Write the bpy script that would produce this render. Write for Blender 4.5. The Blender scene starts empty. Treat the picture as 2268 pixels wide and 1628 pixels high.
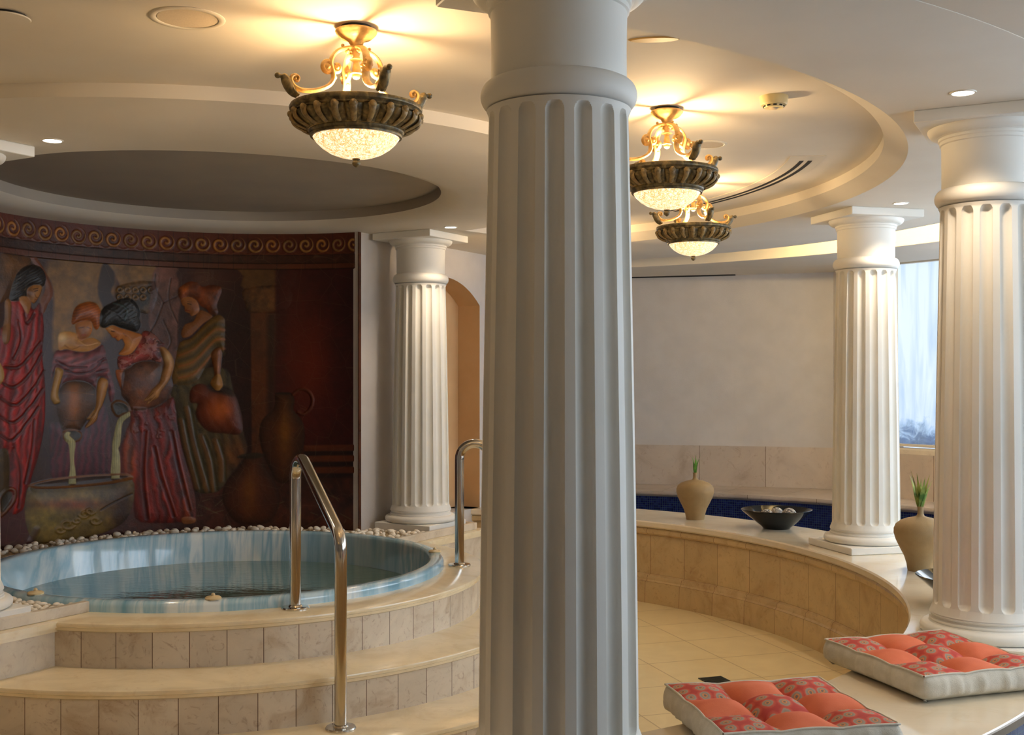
import bpy, math, random
import numpy as np
from mathutils import Vector, Matrix
S = bpy.context.scene
COL = S.collection
PI = math.pi
R = math.radians
random.seed(7)
RNG = np.random.default_rng(7)

# ------------------------------------------------------------------ camera, world, exposure
EZ = 1.58                       # eye height above the sunken floor (floor = 0)
F_PX, HOR, CXP = 2541.4, 842.7, 1134.0
cam = bpy.data.cameras.new('camera'); camo = bpy.data.objects.new('camera', cam); COL.objects.link(camo)
camo.location = (0, 0, EZ); camo.rotation_euler = (PI/2, 0, 0)
cam.sensor_width = 36; cam.lens = F_PX/2268*36; cam.shift_y = (HOR-814)/2268
cam.clip_start = .05; cam.clip_end = 100
S.camera = camo
S.view_settings.view_transform = 'Standard'; S.view_settings.look = 'None'
S.view_settings.gamma = 1; S.view_settings.exposure = 0.5; S.view_settings.use_curve_mapping = False
W = bpy.data.worlds.new('world'); S.world = W; W.use_nodes = True
W.node_tree.nodes['Background'].inputs[0].default_value = (.62, .74, 1, 1)
W.node_tree.nodes['Background'].inputs[1].default_value = 1.0
LAMP_W = 11.5        # warm bulb in each ceiling lamp
SPOT_W = 22.0        # recessed downlights
DAY = 3.3           # brightness of the daylit frosted windows
COVE = 130.0
MURAL_GAIN = 1.35
WARM = (1, .71, .38)
DAYC = (.66, .82, 1.0)

def Z(z): return EZ + z
M0 = (-1.2555, 5.9434)          # centre of the sunken round floor
J0 = (-1.6053, 6.3054)          # centre of the hot tub
AX = Vector((.5, .8660, 0)); NX = Vector((.8660, -.5, 0))   # axis of the tub terrace and its outward normal
zS, zB, zRC = .997, 1.047, 1.100                            # soffit, riser foot, recess ceiling (relative to the eye)

# ------------------------------------------------------------------ helpers
def tag(o, label=None, cat=None, group=None, kind=None):
    if label: o['label'] = label
    if cat: o['category'] = cat
    if group: o['group'] = group
    if kind: o['kind'] = kind
    return o
def thing(name, label, cat, loc=(0, 0, 0), rz=0, group=None):
    o = bpy.data.objects.new(name, None); COL.objects.link(o); o.location = loc; o.rotation_euler = (0, 0, rz)
    o.empty_display_size = .05
    return tag(o, label, cat, group)
def copy_tree(o, parent=None):
    c = o.copy(); COL.objects.link(c); c.parent = parent
    for ch in o.children: copy_tree(ch, c)
    return c
class MB:
    def __init__(s): s.v = []; s.f = []; s.uv = []; s.mi = []
    def add(s, vs, fs, uvs=None, m=0):
        b = len(s.v); s.v += [tuple(v) for v in vs]
        for i, f in enumerate(fs):
            s.f.append(tuple(b+k for k in f)); s.mi.append(m)
            s.uv.append(uvs[i] if uvs else [(0, 0)]*len(f))
    def box(s, c, d, rz=0, m=0, bev=0):
        x, y, z = d[0]/2, d[1]/2, d[2]/2; co, si = math.cos(rz), math.sin(rz)
        P = []
        if bev <= 0:
            for k in (-z, z):
                for a, b in ((-x, -y), (x, -y), (x, y), (-x, y)): P.append((c[0]+a*co-b*si, c[1]+a*si+b*co, c[2]+k))
            s.add(P, [(0, 3, 2, 1), (4, 5, 6, 7), (0, 1, 5, 4), (1, 2, 6, 5), (2, 3, 7, 6), (3, 0, 4, 7)], m=m); return
        loops = [(-z, bev), (-z+bev, 0), (z-bev, 0), (z, bev)]
        for k, i in loops:
            X, Y = x-i, y-i
            for a, b in ((-X+bev, -Y), (X-bev, -Y), (X, -Y+bev), (X, Y-bev), (X-bev, Y), (-X+bev, Y), (-X, Y-bev), (-X, -Y+bev)):
                P.append((c[0]+a*co-b*si, c[1]+a*si+b*co, c[2]+k))
        F = [tuple(range(7, -1, -1)), tuple(range(24, 32))]
        for l in range(3):
            for i in range(8): F.append((l*8+i, l*8+(i+1) % 8, l*8+8+(i+1) % 8, l*8+8+i))
        s.add(P, F, m=m)
    def lathe(s, prof, n=48, c=(0, 0, 0), m=0, closed=False):
        vs = []; k = len(prof)
        for i in range(n):
            a = 2*PI*i/n
            for r, z in prof: vs.append((c[0]+r*math.cos(a), c[1]+r*math.sin(a), c[2]+z))
        fs = []; uv = []
        for i in range(n):
            j = (i+1) % n
            for q in range(k if closed else k-1):
                t = (q+1) % k
                fs.append((i*k+q, j*k+q, j*k+t, i*k+t))
                uv.append([(i/n, q/k), ((i+1)/n, q/k), ((i+1)/n, (q+1)/k), (i/n, (q+1)/k)])
        s.add(vs, fs, uv, m)
    def rev(s, prof, p0, p1, n=96, c=(0, 0), m=0, caps=True, closed=True):
        """closed (r,z) profile swept from angle p0 to p1 (radians) about c, uv in metres"""
        vs = []; k = len(prof); L = [0]
        for q in range(1, k+1): L.append(L[-1]+math.dist(prof[q-1], prof[q % k]))
        for i in range(n+1):
            a = p0+(p1-p0)*i/n
            for r, z in prof: vs.append((c[0]+r*math.cos(a), c[1]+r*math.sin(a), z))
        fs = []; uv = []
        for i in range(n):
            for q in range(k if closed else k-1):
                t = (q+1) % k; rr = max(prof[q][0], prof[t][0])
                u0, u1 = (p0+(p1-p0)*i/n)*rr, (p0+(p1-p0)*(i+1)/n)*rr
                fs.append((i*k+q, (i+1)*k+q, (i+1)*k+t, i*k+t)); uv.append([(u0, L[q]), (u1, L[q]), (u1, L[q+1]), (u0, L[q+1])])
        if caps:
            fs.append(tuple(range(k))[::-1]); uv.append([p for p in prof][::-1])
            fs.append(tuple(n*k+q for q in range(k))); uv.append([p for p in prof])
        s.add(vs, fs, uv, m)
    def tube(s, pts, r, n=10, m=0, caps=True, flat=1.0, up=None):
        P = [Vector(p) for p in pts]; N = len(P)
        rs = r if isinstance(r, (list, tuple)) else [r]*N
        T = [(P[min(i+1, N-1)]-P[max(i-1, 0)]).normalized() for i in range(N)]
        if up is None:
            up = Vector((0, 0, 1)) if abs(T[0].z) < .9 else Vector((1, 0, 0))
            u = (up-T[0]*up.dot(T[0])).normalized()
        else: u = Vector(up)
        vs = []
        for i in range(N):
            u = (u-T[i]*u.dot(T[i])).normalized(); w = T[i].cross(u)
            for k in range(n):
                a = 2*PI*k/n; vs.append(P[i]+u*(math.cos(a)*rs[i]*flat)+w*(math.sin(a)*rs[i]))
        fs = [(i*n+k, i*n+(k+1) % n, (i+1)*n+(k+1) % n, (i+1)*n+k) for i in range(N-1) for k in range(n)]
        if caps: fs += [tuple(range(n))[::-1], tuple((N-1)*n+k for k in range(n))]
        s.add(vs, fs, m=m)
    def ball(s, c, r, n=12, m=0, sq=(1, 1, 1)):
        prof = [(math.sin(PI*i/(n-2)), -math.cos(PI*i/(n-2))) for i in range(n-1)]
        vs = []; fs = []; k = len(prof)
        for i in range(n):
            a = 2*PI*i/n
            for q, z in prof: vs.append((c[0]+r*sq[0]*q*math.cos(a), c[1]+r*sq[1]*q*math.sin(a), c[2]+r*sq[2]*z))
        for i in range(n):
            j = (i+1) % n
            for q in range(k-1): fs.append((i*k+q, j*k+q, j*k+q+1, i*k+q+1))
        s.add(vs, fs, m=m)
    def prism(s, poly, z0, z1, m=0):
        n = len(poly); vs = [(x, y, z0) for x, y in poly]+[(x, y, z1) for x, y in poly]
        s.add(vs, [tuple(range(n))[::-1], tuple(range(n, 2*n))]+[(i, (i+1) % n, n+(i+1) % n, n+i) for i in range(n)], m=m)
    def mesh(s, name, mats, ang=40):
        me = bpy.data.meshes.new(name); me.from_pydata(s.v, [], s.f)
        uvl = me.uv_layers.new(name='UVMap'); flat = [c for f in s.uv for p in f for c in p]
        if len(flat) == 2*len(me.loops): uvl.data.foreach_set('uv', flat)
        mats = mats if isinstance(mats, (list, tuple)) else [mats]
        for m in mats: me.materials.append(m)
        if len(mats) > 1: me.polygons.foreach_set('material_index', s.mi)
        me.validate(); me.update()
        if ang:
            me.shade_smooth(); me.set_sharp_from_angle(angle=R(ang))
        return me
    def build(s, name, mats, parent=None, ang=40, loc=None, rot=None):
        o = bpy.data.objects.new(name, s.mesh(name, mats, ang)); COL.objects.link(o)
        if parent: o.parent = parent
        if loc: o.location = loc
        if rot: o.rotation_euler = rot
        return o
def loc(px, py, z):
    """world point on the horizontal plane z (relative to the eye) seen at photo position px, py"""
    Y = F_PX*z/(HOR-py); return ((px-CXP)/F_PX*Y, Y)

# ------------------------------------------------------------------ materials
def srgb(r, g, b):
    f = lambda c: (c/255/12.92 if c/255 <= .04045 else ((c/255+.055)/1.055)**2.4)
    return (f(r), f(g), f(b), 1)
def mat(name, col=(200, 200, 200), rough=.5, metal=0, **kw):
    m = bpy.data.materials.new(name); m.use_nodes = True; nt = m.node_tree; b = nt.nodes['Principled BSDF']
    b.inputs['Base Color'].default_value = srgb(*col); b.inputs['Roughness'].default_value = rough; b.inputs['Metallic'].default_value = metal
    for k, v in kw.items(): b.inputs[k.replace('_', ' ')].default_value = v
    return m, nt, b
def N(nt, typ, **kw):
    n = nt.nodes.new(typ)
    for k, v in kw.items():
        if k.startswith('i_'): n.inputs[k[2:].replace('_', ' ')].default_value = v
        else: setattr(n, k, v)
    return n
def coord(nt, kind='Object', scale=(1, 1, 1), rot=(0, 0, 0)):
    t = N(nt, 'ShaderNodeTexCoord'); mp = N(nt, 'ShaderNodeMapping'); mp.inputs['Scale'].default_value = scale; mp.inputs['Rotation'].default_value = rot
    nt.links.new(t.outputs[kind], mp.inputs[0]); return mp.outputs[0]
def ramp(nt, fac, stops):
    r = N(nt, 'ShaderNodeValToRGB'); e = r.color_ramp.elements
    while len(e) < len(stops): e.new(.5)
    for i, (p, c) in enumerate(stops): e[i].position = p; e[i].color = srgb(*c) if len(c) == 3 else c
    nt.links.new(fac, r.inputs[0]); return r.outputs[0]
def noise(nt, vec, scale, detail=4, dist=0, rough=.5):
    n = N(nt, 'ShaderNodeTexNoise'); n.inputs['Scale'].default_value = scale; n.inputs['Detail'].default_value = detail
    n.inputs['Distortion'].default_value = dist; n.inputs['Roughness'].default_value = rough
    if vec is not None: nt.links.new(vec, n.inputs['Vector'])
    return n.outputs[0]
def mixc(nt, fac, a, b, mode='MIX'):
    m = N(nt, 'ShaderNodeMix', data_type='RGBA', blend_type=mode)
    if isinstance(fac, (int, float)): m.inputs[0].default_value = fac
    else: nt.links.new(fac, m.inputs[0])
    for i, x in ((6, a), (7, b)):
        if isinstance(x, tuple): m.inputs[i].default_value = x
        else: nt.links.new(x, m.inputs[i])
    return m.outputs[2]
def bump(nt, b, h, strength=.2, dist=.01):
    n = N(nt, 'ShaderNodeBump'); n.inputs['Strength'].default_value = strength; n.inputs['Distance'].default_value = dist
    nt.links.new(h, n.inputs['Height']); nt.links.new(n.outputs[0], b.inputs['Normal'])
def noisy(name, c1, c2, scale=5, rough=.5, bmp=0, bscale=60, detail=5, kind='Object', stretch=(1, 1, 1), **kw):
    m, nt, b = mat(name, c1, rough, **kw); v = coord(nt, kind, stretch)
    nt.links.new(ramp(nt, noise(nt, v, scale, detail), [(.35, c1), (.65, c2)]), b.inputs['Base Color'])
    if bmp: bump(nt, b, noise(nt, v, bscale, 3), bmp, .004)
    return m

MT = {}
MT['ceil'] = noisy('ceiling_paint', (222, 212, 196), (226, 217, 202), 3, .75, .04, 90)
MT['taupe'] = noisy('taupe_dome', (168, 158, 146), (174, 164, 150), 3, .8)  # darker than the ceiling colour, on the dome top and riser
MT['plaster'] = noisy('wall_stucco', (200, 193, 187), (206, 199, 193), 6, .8, .25, 110)
MT['tan'] = noisy('tan_stucco', (205, 165, 118), (212, 174, 128), 5, .8, .15, 90)
MT['column'] = noisy('column_plaster', (230, 226, 216), (235, 231, 222), 4, .55, .03, 60)
MT['chrome'] = mat('polished_steel', (205, 200, 192), .12, 1)[0]
MT['black'] = mat('dark_gap', (16, 14, 12), .6)[0]
MT['white_metal'] = mat('white_metal', (225, 214, 195), .45)[0]
def marble(name, base, vein, vein2, rough=.2, joints=None, scale=3, jm=(120, 95, 70), kind='UV', coat=.0, vs=.5):
    m, nt, b = mat(name, base, rough); v = coord(nt, 'Object')
    n1 = noise(nt, v, scale, 8, 1.2, .6); n2 = noise(nt, v, scale*3.1, 10, 2.5, .65)
    c = ramp(nt, n1, [(.3, vein), (.48, base), (.7, tuple(min(255, int(x*1.05)) for x in base))])
    f = ramp(nt, n2, [(.0, (0, 0, 0)), (.55, (0, 0, 0)), (.72, (255, 255, 255))])
    sc = N(nt, 'ShaderNodeMath', operation='MULTIPLY'); nt.links.new(f, sc.inputs[0]); sc.inputs[1].default_value = vs
    c = mixc(nt, sc.outputs[0], c, srgb(*vein2))
    if joints:
        uvv = coord(nt, kind)
        br = N(nt, 'ShaderNodeTexBrick'); br.offset = joints[3] if len(joints) > 3 else 0
        br.inputs['Color1'].default_value = (1, 1, 1, 1); br.inputs['Color2'].default_value = (.86, .84, .82, 1); br.inputs['Mortar'].default_value = srgb(*jm)
        br.inputs['Scale'].default_value = 1; br.inputs['Brick Width'].default_value = joints[0]; br.inputs['Row Height'].default_value = joints[1]; br.inputs['Mortar Size'].default_value = joints[2]
        nt.links.new(uvv, br.inputs['Vector'])
        c = mixc(nt, 1.0, c, br.outputs[0], 'MULTIPLY')
    nt.links.new(c, b.inputs['Base Color'])
    b.inputs['Coat Weight'].default_value = coat; b.inputs['Coat Roughness'].default_value = .08
    return m
MT['tread'] = marble('cream_marble_tread', (240, 222, 184), (228, 206, 164), (214, 184, 140), .2, coat=.3, vs=.4)
MT['riser'] = marble('veined_marble_riser', (222, 208, 186), (198, 176, 148), (146, 98, 62), .35, joints=(.155, 5, .0016), scale=5, jm=(110, 80, 55), vs=.55)
MT['pedestal'] = marble('pedestal_marble', (214, 200, 178), (196, 178, 152), (160, 128, 100), .3, scale=5, vs=.4)
MT['bench'] = marble('bench_face_marble', (208, 180, 132), (188, 154, 106), (150, 108, 66), .3, joints=(.31, 5, .0015), scale=4, jm=(140, 105, 70), vs=.5)
MT['deck'] = marble('polished_deck_marble', (232, 218, 192), (224, 208, 180), (214, 190, 152), .12, scale=1.6, coat=.3, vs=.35)
MT['edge'] = marble('brown_marble_edge', (128, 108, 78), (104, 86, 58), (84, 66, 44), .3, scale=6)
MT['wains'] = marble('grey_marble_wainscot', (196, 180, 164), (178, 160, 142), (156, 130, 110), .35, joints=(.62, 5, .002), scale=2.4, vs=.5)
def tilefloor():
    m, nt, b = mat('cream_floor_tile', (230, 208, 152), .3)
    v = coord(nt, 'Object', (1, 1, 1), (0, 0, R(-18)))
    br = N(nt, 'ShaderNodeTexBrick'); br.offset = .0
    br.inputs['Color1'].default_value = srgb(244, 226, 180); br.inputs['Color2'].default_value = srgb(234, 214, 166); br.inputs['Mortar'].default_value = srgb(176, 148, 102)
    for k, x in (('Scale', 1), ('Brick Width', .45), ('Row Height', .45), ('Mortar Size', .004), ('Mortar Smooth', .2)): br.inputs[k].default_value = x
    nt.links.new(v, br.inputs['Vector'])
    c = mixc(nt, .35, br.outputs[0], ramp(nt, noise(nt, v, 5, 8, 1), [(.3, (214, 188, 134)), (.7, (242, 222, 172))]))
    nt.links.new(c, b.inputs['Base Color']); return m
MT['floor'] = tilefloor()
def mosaic():
    m, nt, b = mat('navy_mosaic', (20, 24, 70), .2)
    v = coord(nt, 'UV')
    br = N(nt, 'ShaderNodeTexBrick'); br.offset = 0
    br.inputs['Color1'].default_value = srgb(16, 18, 62); br.inputs['Color2'].default_value = srgb(30, 38, 92); br.inputs['Mortar'].default_value = srgb(70, 92, 96)
    for k, x in (('Scale', 1), ('Brick Width', .02), ('Row Height', .02), ('Mortar Size', .0009)): br.inputs[k].default_value = x
    nt.links.new(v, br.inputs['Vector']); nt.links.new(br.outputs[0], b.inputs['Base Color']); return m
MT['mosaic'] = mosaic()
def basin():
    m, nt, b = mat('marbled_blue_acrylic', (160, 190, 205), .12)
    v = coord(nt, 'Object', (1.7, .25, .25), (0, 0, R(24)))
    n = noise(nt, v, 2.4, 7, .6, .62)
    v2 = coord(nt, 'Object', (5, .5, .35), (0, 0, R(24)))
    n2 = noise(nt, v2, 2.2, 4, .3)
    ad = N(nt, 'ShaderNodeMath', operation='ADD'); nt.links.new(n, ad.inputs[0]); nt.links.new(n2, ad.inputs[1])
    hf = N(nt, 'ShaderNodeMath', operation='MULTIPLY'); nt.links.new(ad.outputs[0], hf.inputs[0]); hf.inputs[1].default_value = .5
    c = ramp(nt, hf.outputs[0], [(.36, (120, 168, 192)), (.43, (164, 198, 214)), (.50, (196, 218, 226)), (.54, (152, 192, 210)), (.60, (230, 238, 238))])
    nt.links.new(c, b.inputs['Base Color']); b.inputs['Coat Weight'].default_value = .4; return m
MT['basin'] = basin()
def water(name, col, tr, wav=9, st=.06):
    m, nt, b = mat(name, col, .04); b.inputs['IOR'].default_value = 1.33; b.inputs['Transmission Weight'].default_value = tr
    v = coord(nt, 'Object', (1, 2.2, 1)); bump(nt, b, noise(nt, v, wav, 3, .5), st, .02); return m
MT['water'] = water('tub_water', (98, 124, 112), .35)
MT['poolwater'] = water('pool_water', (30, 42, 84), .5, 5, .08)
def bronze():
    m, nt, b = mat('antique_bronze', (120, 96, 58), .42, .35); v = coord(nt, 'Object')
    c = ramp(nt, noise(nt, v, 42, 6, .6), [(.3, (66, 60, 46)), (.5, (104, 92, 64)), (.68, (150, 128, 84))])
    nt.links.new(c, b.inputs['Base Color']); bump(nt, b, noise(nt, v, 160, 3), .3, .002); return m
MT['bronze'] = bronze()
MT['oldgold'] = noisy('light_old_gold', (166, 138, 86), (112, 92, 60), 60, .45, .2, 120)  # lighter gold for the raised tongues than the bronze band
MT['gold'] = noisy('worn_cream_gold', (206, 172, 108), (160, 122, 66), 30, .45, .2, 120)
def lampglass():
    m, nt, b = mat('crackled_lit_glass', (255, 225, 170), .25)
    v = coord(nt, 'Object'); n = noise(nt, v, 120, 2, 1.5)
    c = ramp(nt, n, [(.38, (.72, .30, .08, 1)), (.50, (1.0, .66, .30, 1)), (.60, (1, .95, .76, 1))])
    nt.links.new(c, b.inputs['Emission Color']); b.inputs['Emission Strength'].default_value = .82; return m
MT['glass'] = lampglass()
def emit(name, c, s):
    m, nt, b = mat(name, (240, 240, 240), .4); b.inputs['Emission Color'].default_value = (*c, 1); b.inputs['Emission Strength'].default_value = s; return m
MT['spot'] = emit('downlight_lens', (1, .95, .92), 9)
MT['cove'] = emit('cove_strip', (1, .74, .36), COVE)
MT['day'] = emit('daylit_frosted_pane', DAYC, DAY)
def fogpane():
    m, nt, b = mat('foggy_pane', (190, 210, 225), .1)
    t = N(nt, 'ShaderNodeTexCoord'); sp = N(nt, 'ShaderNodeSeparateXYZ'); nt.links.new(t.outputs['Object'], sp.inputs[0])
    v = coord(nt, 'Object', (5, 5, .55)); n = noise(nt, v, 2.2, 3, .8)
    v2 = coord(nt, 'Object', (3, 3, 3)); n2 = noise(nt, v2, 3.0, 6, .8, .6)
    # misty shrubs at the foot of the pane, open sky above (object z: 1.0 .. 2.58)
    mr = N(nt, 'ShaderNodeMapRange'); mr.inputs['From Min'].default_value = 1.02; mr.inputs['From Max'].default_value = 1.52
    nt.links.new(sp.outputs[2], mr.inputs['Value'])
    a = N(nt, 'ShaderNodeMath', operation='ADD'); nt.links.new(mr.outputs[0], a.inputs[0]); nt.links.new(n2, a.inputs[1])
    low = ramp(nt, a.outputs[0], [(.42, (88, 104, 128)), (.66, (112, 134, 164)), (.86, (190, 212, 232)), (1.0, (226, 238, 248))])
    hi = ramp(nt, n, [(.30, (184, 208, 240)), (.60, (240, 247, 255))])
    c = mixc(nt, .8, low, hi, 'MULTIPLY')
    nt.links.new(c, b.inputs['Emission Color']); b.inputs['Emission Strength'].default_value = .82; b.inputs['Base Color'].default_value = (.05, .06, .07, 1); return m
MT['fog'] = fogpane()
MT['vase'] = noisy('sand_ceramic', (150, 124, 84), (160, 134, 94), 14, .7, .15, 140)
MT['bowlm'] = mat('black_glaze', (6, 6, 7), .10, Specular_IOR_Level=.35)[0]
MT['wicker'] = noisy('silver_wicker', (214, 206, 194), (150, 140, 128), 50, .5)
MT['pebble'] = noisy('white_pebble', (250, 242, 226), (228, 214, 192), 20, .5)
MT['bed'] = noisy('pebble_bed_mortar', (196, 178, 146), (160, 140, 110), 60, .8, .4, 120)
MT['linen'] = noisy('linen_fabric', (216, 208, 192), (204, 196, 178), 30, .9, .35, 300)
MT['leaf'] = noisy('fresh_leaf', (110, 170, 60), (60, 110, 40), 12, .5)
MT['leafd'] = noisy('variegated_leaf', (60, 100, 34), (176, 186, 96), 16, .5)
MT['yellowed'] = mat('yellowed_plastic', (232, 214, 158), .45)[0]
MT['amber'] = mat('amber_patch', (196, 158, 92), .5)[0]
MT['knob'] = mat('cream_plastic', (222, 198, 152), .35)[0]
MT['drain'] = noisy('dark_grate', (40, 44, 36), (20, 22, 18), 80, .5)
MT['speaker'] = noisy('speaker_cloth', (214, 196, 170), (206, 188, 162), 200, .9)
def orange():
    m, nt, b = mat('orange_cotton', (216, 112, 76), .9); v = coord(nt, 'Object')
    nt.links.new(ramp(nt, noise(nt, v, 10, 4), [(.3, (208, 102, 68)), (.7, (222, 122, 86))]), b.inputs['Base Color']); bump(nt, b, noise(nt, v, 260, 2), .25, .002); return m
MT['orange'] = orange()
def paisley():
    m, nt, b = mat('medallion_print', (206, 78, 60), .9); v = coord(nt, 'Object')
    vo = N(nt, 'ShaderNodeTexVoronoi', feature='F1', voronoi_dimensions='2D'); vo.inputs['Scale'].default_value = 22; vo.inputs['Randomness'].default_value = .35
    nt.links.new(v, vo.inputs['Vector'])
    wob = noise(nt, v, 120, 2)
    ad = N(nt, 'ShaderNodeMath', operation='MULTIPLY_ADD'); nt.links.new(wob, ad.inputs[0]); ad.inputs[1].default_value = .10; nt.links.new(vo.outputs['Distance'], ad.inputs[2])
    c = ramp(nt, ad.outputs[0], [(.12, (120, 108, 100)), (.17, (226, 140, 70)), (.24, (150, 134, 118)), (.37, (166, 148, 130)), (.42, (204, 96, 74)), (.6, (184, 68, 58))])
    nt.links.new(c, b.inputs['Base Color']); return m
MT['print'] = paisley()

MT['mural_plain'] = noisy('brown_glazed_tile', (92, 48, 28), (64, 32, 20), 8, .25)
# ------------------------------------------------------------------ ceiling (one shell: dome over the tub, lamp recess, cove trough)
def rayc(phi, c, rad):
    """distance from J0 along angle phi to the circle (c, rad)"""
    dx, dy = math.cos(phi), math.sin(phi); ox, oy = J0[0]-c[0], J0[1]-c[1]
    b = ox*dx+oy*dy; return -b+math.sqrt(b*b-(ox*ox+oy*oy-rad*rad))
T1, T1r = (-1.03, 6.15), 3.87
T2, T2r = (-1.0, 5.94), 4.67
PH0, PH1 = R(-138), R(46)
def ceil_prof(phi, rec):
    m1, m2 = rayc(phi, M0, 3.027), rayc(phi, M0, 3.127)
    t1, t2 = rayc(phi, T1, T1r-.10*min(1, max(0, -math.sin(phi)-.2)/.3)), rayc(phi, T2, T2r)
    a = zB if rec else zS; r_ = zRC if rec else zS
    tz = 1.17-.1705*min(1, max(0, -math.sin(phi)-.1)/.25)
    return [(0.001, 1.105), (1.213, 1.105), (1.213, 1.045), (1.25, 1.018), (1.338, zS), (1.858, zS), (1.95, zS+(.025 if rec else 0)), (2.07, a), (2.07, r_), (m1, r_), (m1, a),
            (m1+(m2-m1)*.5, zS+(.025 if rec else 0)), (m2, zS), (t1-.004, zS), (t1, zS+.001), (t1, tz), (t2, tz), (t2, zS+.003), (t2+.01, zS), (t2+.05, zS), (t2+7.5, zS)]
mb = MB(); angs = []
n = 288
for i in range(n):
    a = -PI+2*PI*i/n; angs.append((a, PH0 < a < PH1))
angs += [(PH0, False), (PH0, True), (PH1, True), (PH1, False)]
angs.sort(key=lambda t: (t[0], 0))
fix = []
for a, rcs in angs:
    fix.append((a, rcs))
fix = [f for f in fix if abs(f[0]-PH0) > 1e-6 and abs(f[0]-PH1) > 1e-6]
out = []
for i, (a, rcs) in enumerate(fix):
    out.append((a, rcs))
    nx = fix[(i+1) % len(fix)][0]
    if a < PH0 <= nx: out += [(PH0, False), (PH0, True)]
    if a < PH1 <= nx: out += [(PH1, True), (PH1, False)]
vs = []; K = 21
for a, rcs in out:
    for r_, z in ceil_prof(a, rcs): vs.append((J0[0]+r_*math.cos(a), J0[1]+r_*math.sin(a), Z(z)))
fs = []; L = len(out)
for i in range(L):
    j = (i+1) % L
    for q in range(K-1): fs.append((i*K+q, i*K+q+1, j*K+q+1, j*K+q))
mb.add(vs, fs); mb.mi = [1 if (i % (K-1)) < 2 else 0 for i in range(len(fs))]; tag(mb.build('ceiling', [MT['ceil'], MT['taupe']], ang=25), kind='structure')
mb = MB(); mb.box((-1, 5, Z(1.32)), (22, 24, .1)); tag(mb.build('trim_1', MT['ceil'], ang=0), kind='structure')

# ------------------------------------------------------------------ floor
mb = MB(); mb.box((-1, 5, -.05), (16, 22, .1)); tag(mb.build('floor', MT['floor'], ang=0), kind='structure')

# ------------------------------------------------------------------ room walls
BACK = [(-7.0, 12.6), (-3, 12.1), (-.6, 11.62), (1.21, 11.1), (2.10, 10.86), (2.96, 10.57), (3.14, 10.14), (3.23, 9.78)]
RIGHT = [(3.23, 9.78), (3.5, 9.41), (3.9, 8.83), (4.45, 7.75), (4.8, 6.6), (4.92, 5.4), (4.8, 4.2), (4.45, 3.05), (3.9, 2.0)]
def strip(mb, pts, z0, z1, th=.12, side=1):
    """vertical wall along a plan polyline, thickness to the outside"""
    n = len(pts); off = []
    for i in range(n):
        a = Vector(pts[max(i-1, 0)]); b = Vector(pts[min(i+1, n-1)]); t = (b-a).normalized(); off.append((pts[i][0]-side*t.y*-1*th, pts[i][1]-side*t.x*th) if False else (pts[i][0]+side*-t.y*th*-1, pts[i][1]+side*t.x*th*-1))
    L = 0
    for i in range(n-1):
        p, q = pts[i], pts[i+1]; po, qo = off[i], off[i+1]; d = math.dist(p, q)
        vs = [(*p, z0), (*q, z0), (*q, z1), (*p, z1), (*po, z0), (*qo, z0), (*qo, z1), (*po, z1)]
        fs = [(0, 1, 2, 3), (5, 4, 7, 6), (3, 2, 6, 7), (1, 0, 4, 5), (4, 0, 3, 7), (1, 5, 6, 2)]
        u = [(L, z0), (L+d, z0), (L+d, z1), (L, z1)]
        mb.add(vs, fs, [u]*6); L += d
mb = MB(); strip(mb, BACK, Z(-.62), Z(1.32), side=-1); tag(mb.build('wall_back', MT['plaster'], ang=30), kind='structure')
mb = MB(); strip(mb, BACK[2:]+RIGHT[1:], Z(-1.58), Z(-.62), side=-1, th=.135)
tag(mb.build('trim_2', MT['wains'], ang=30), kind='structure')
mb = MB(); strip(mb, RIGHT, Z(-.62), Z(-.585), side=-1); tag(mb.build('trim_3', MT['pedestal'], ang=30), kind='structure')
mb = MB(); strip(mb, RIGHT, Z(1.0), Z(1.32), side=-1)
tag(mb.build('wall_right', MT['plaster'], ang=30), kind='structure')
OUT = [(3.9, 2.0), (3.75, .7), (3.4, -3.5), (-7.2, -3.5), (-7.2, 12.6)]
mb = MB(); strip(mb, [OUT[1], OUT[2]], 0, Z(1.32), side=-1); strip(mb, [OUT[0], OUT[1]], 0, Z(-.585), side=-1); strip(mb, [OUT[0], OUT[1]], Z(1.0), Z(1.32), side=-1); tag(mb.build('wall_near_right', MT['plaster'], ang=0), kind='structure')
mb = MB(); strip(mb, [OUT[2], OUT[3]], 0, Z(1.32), side=-1); tag(mb.build('wall_front', MT['plaster'], ang=0), kind='structure')
mb = MB(); strip(mb, [OUT[3], OUT[4]], 0, Z(1.32), side=-1); tag(mb.build('wall_left', MT['plaster'], ang=0), kind='structure')
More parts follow.
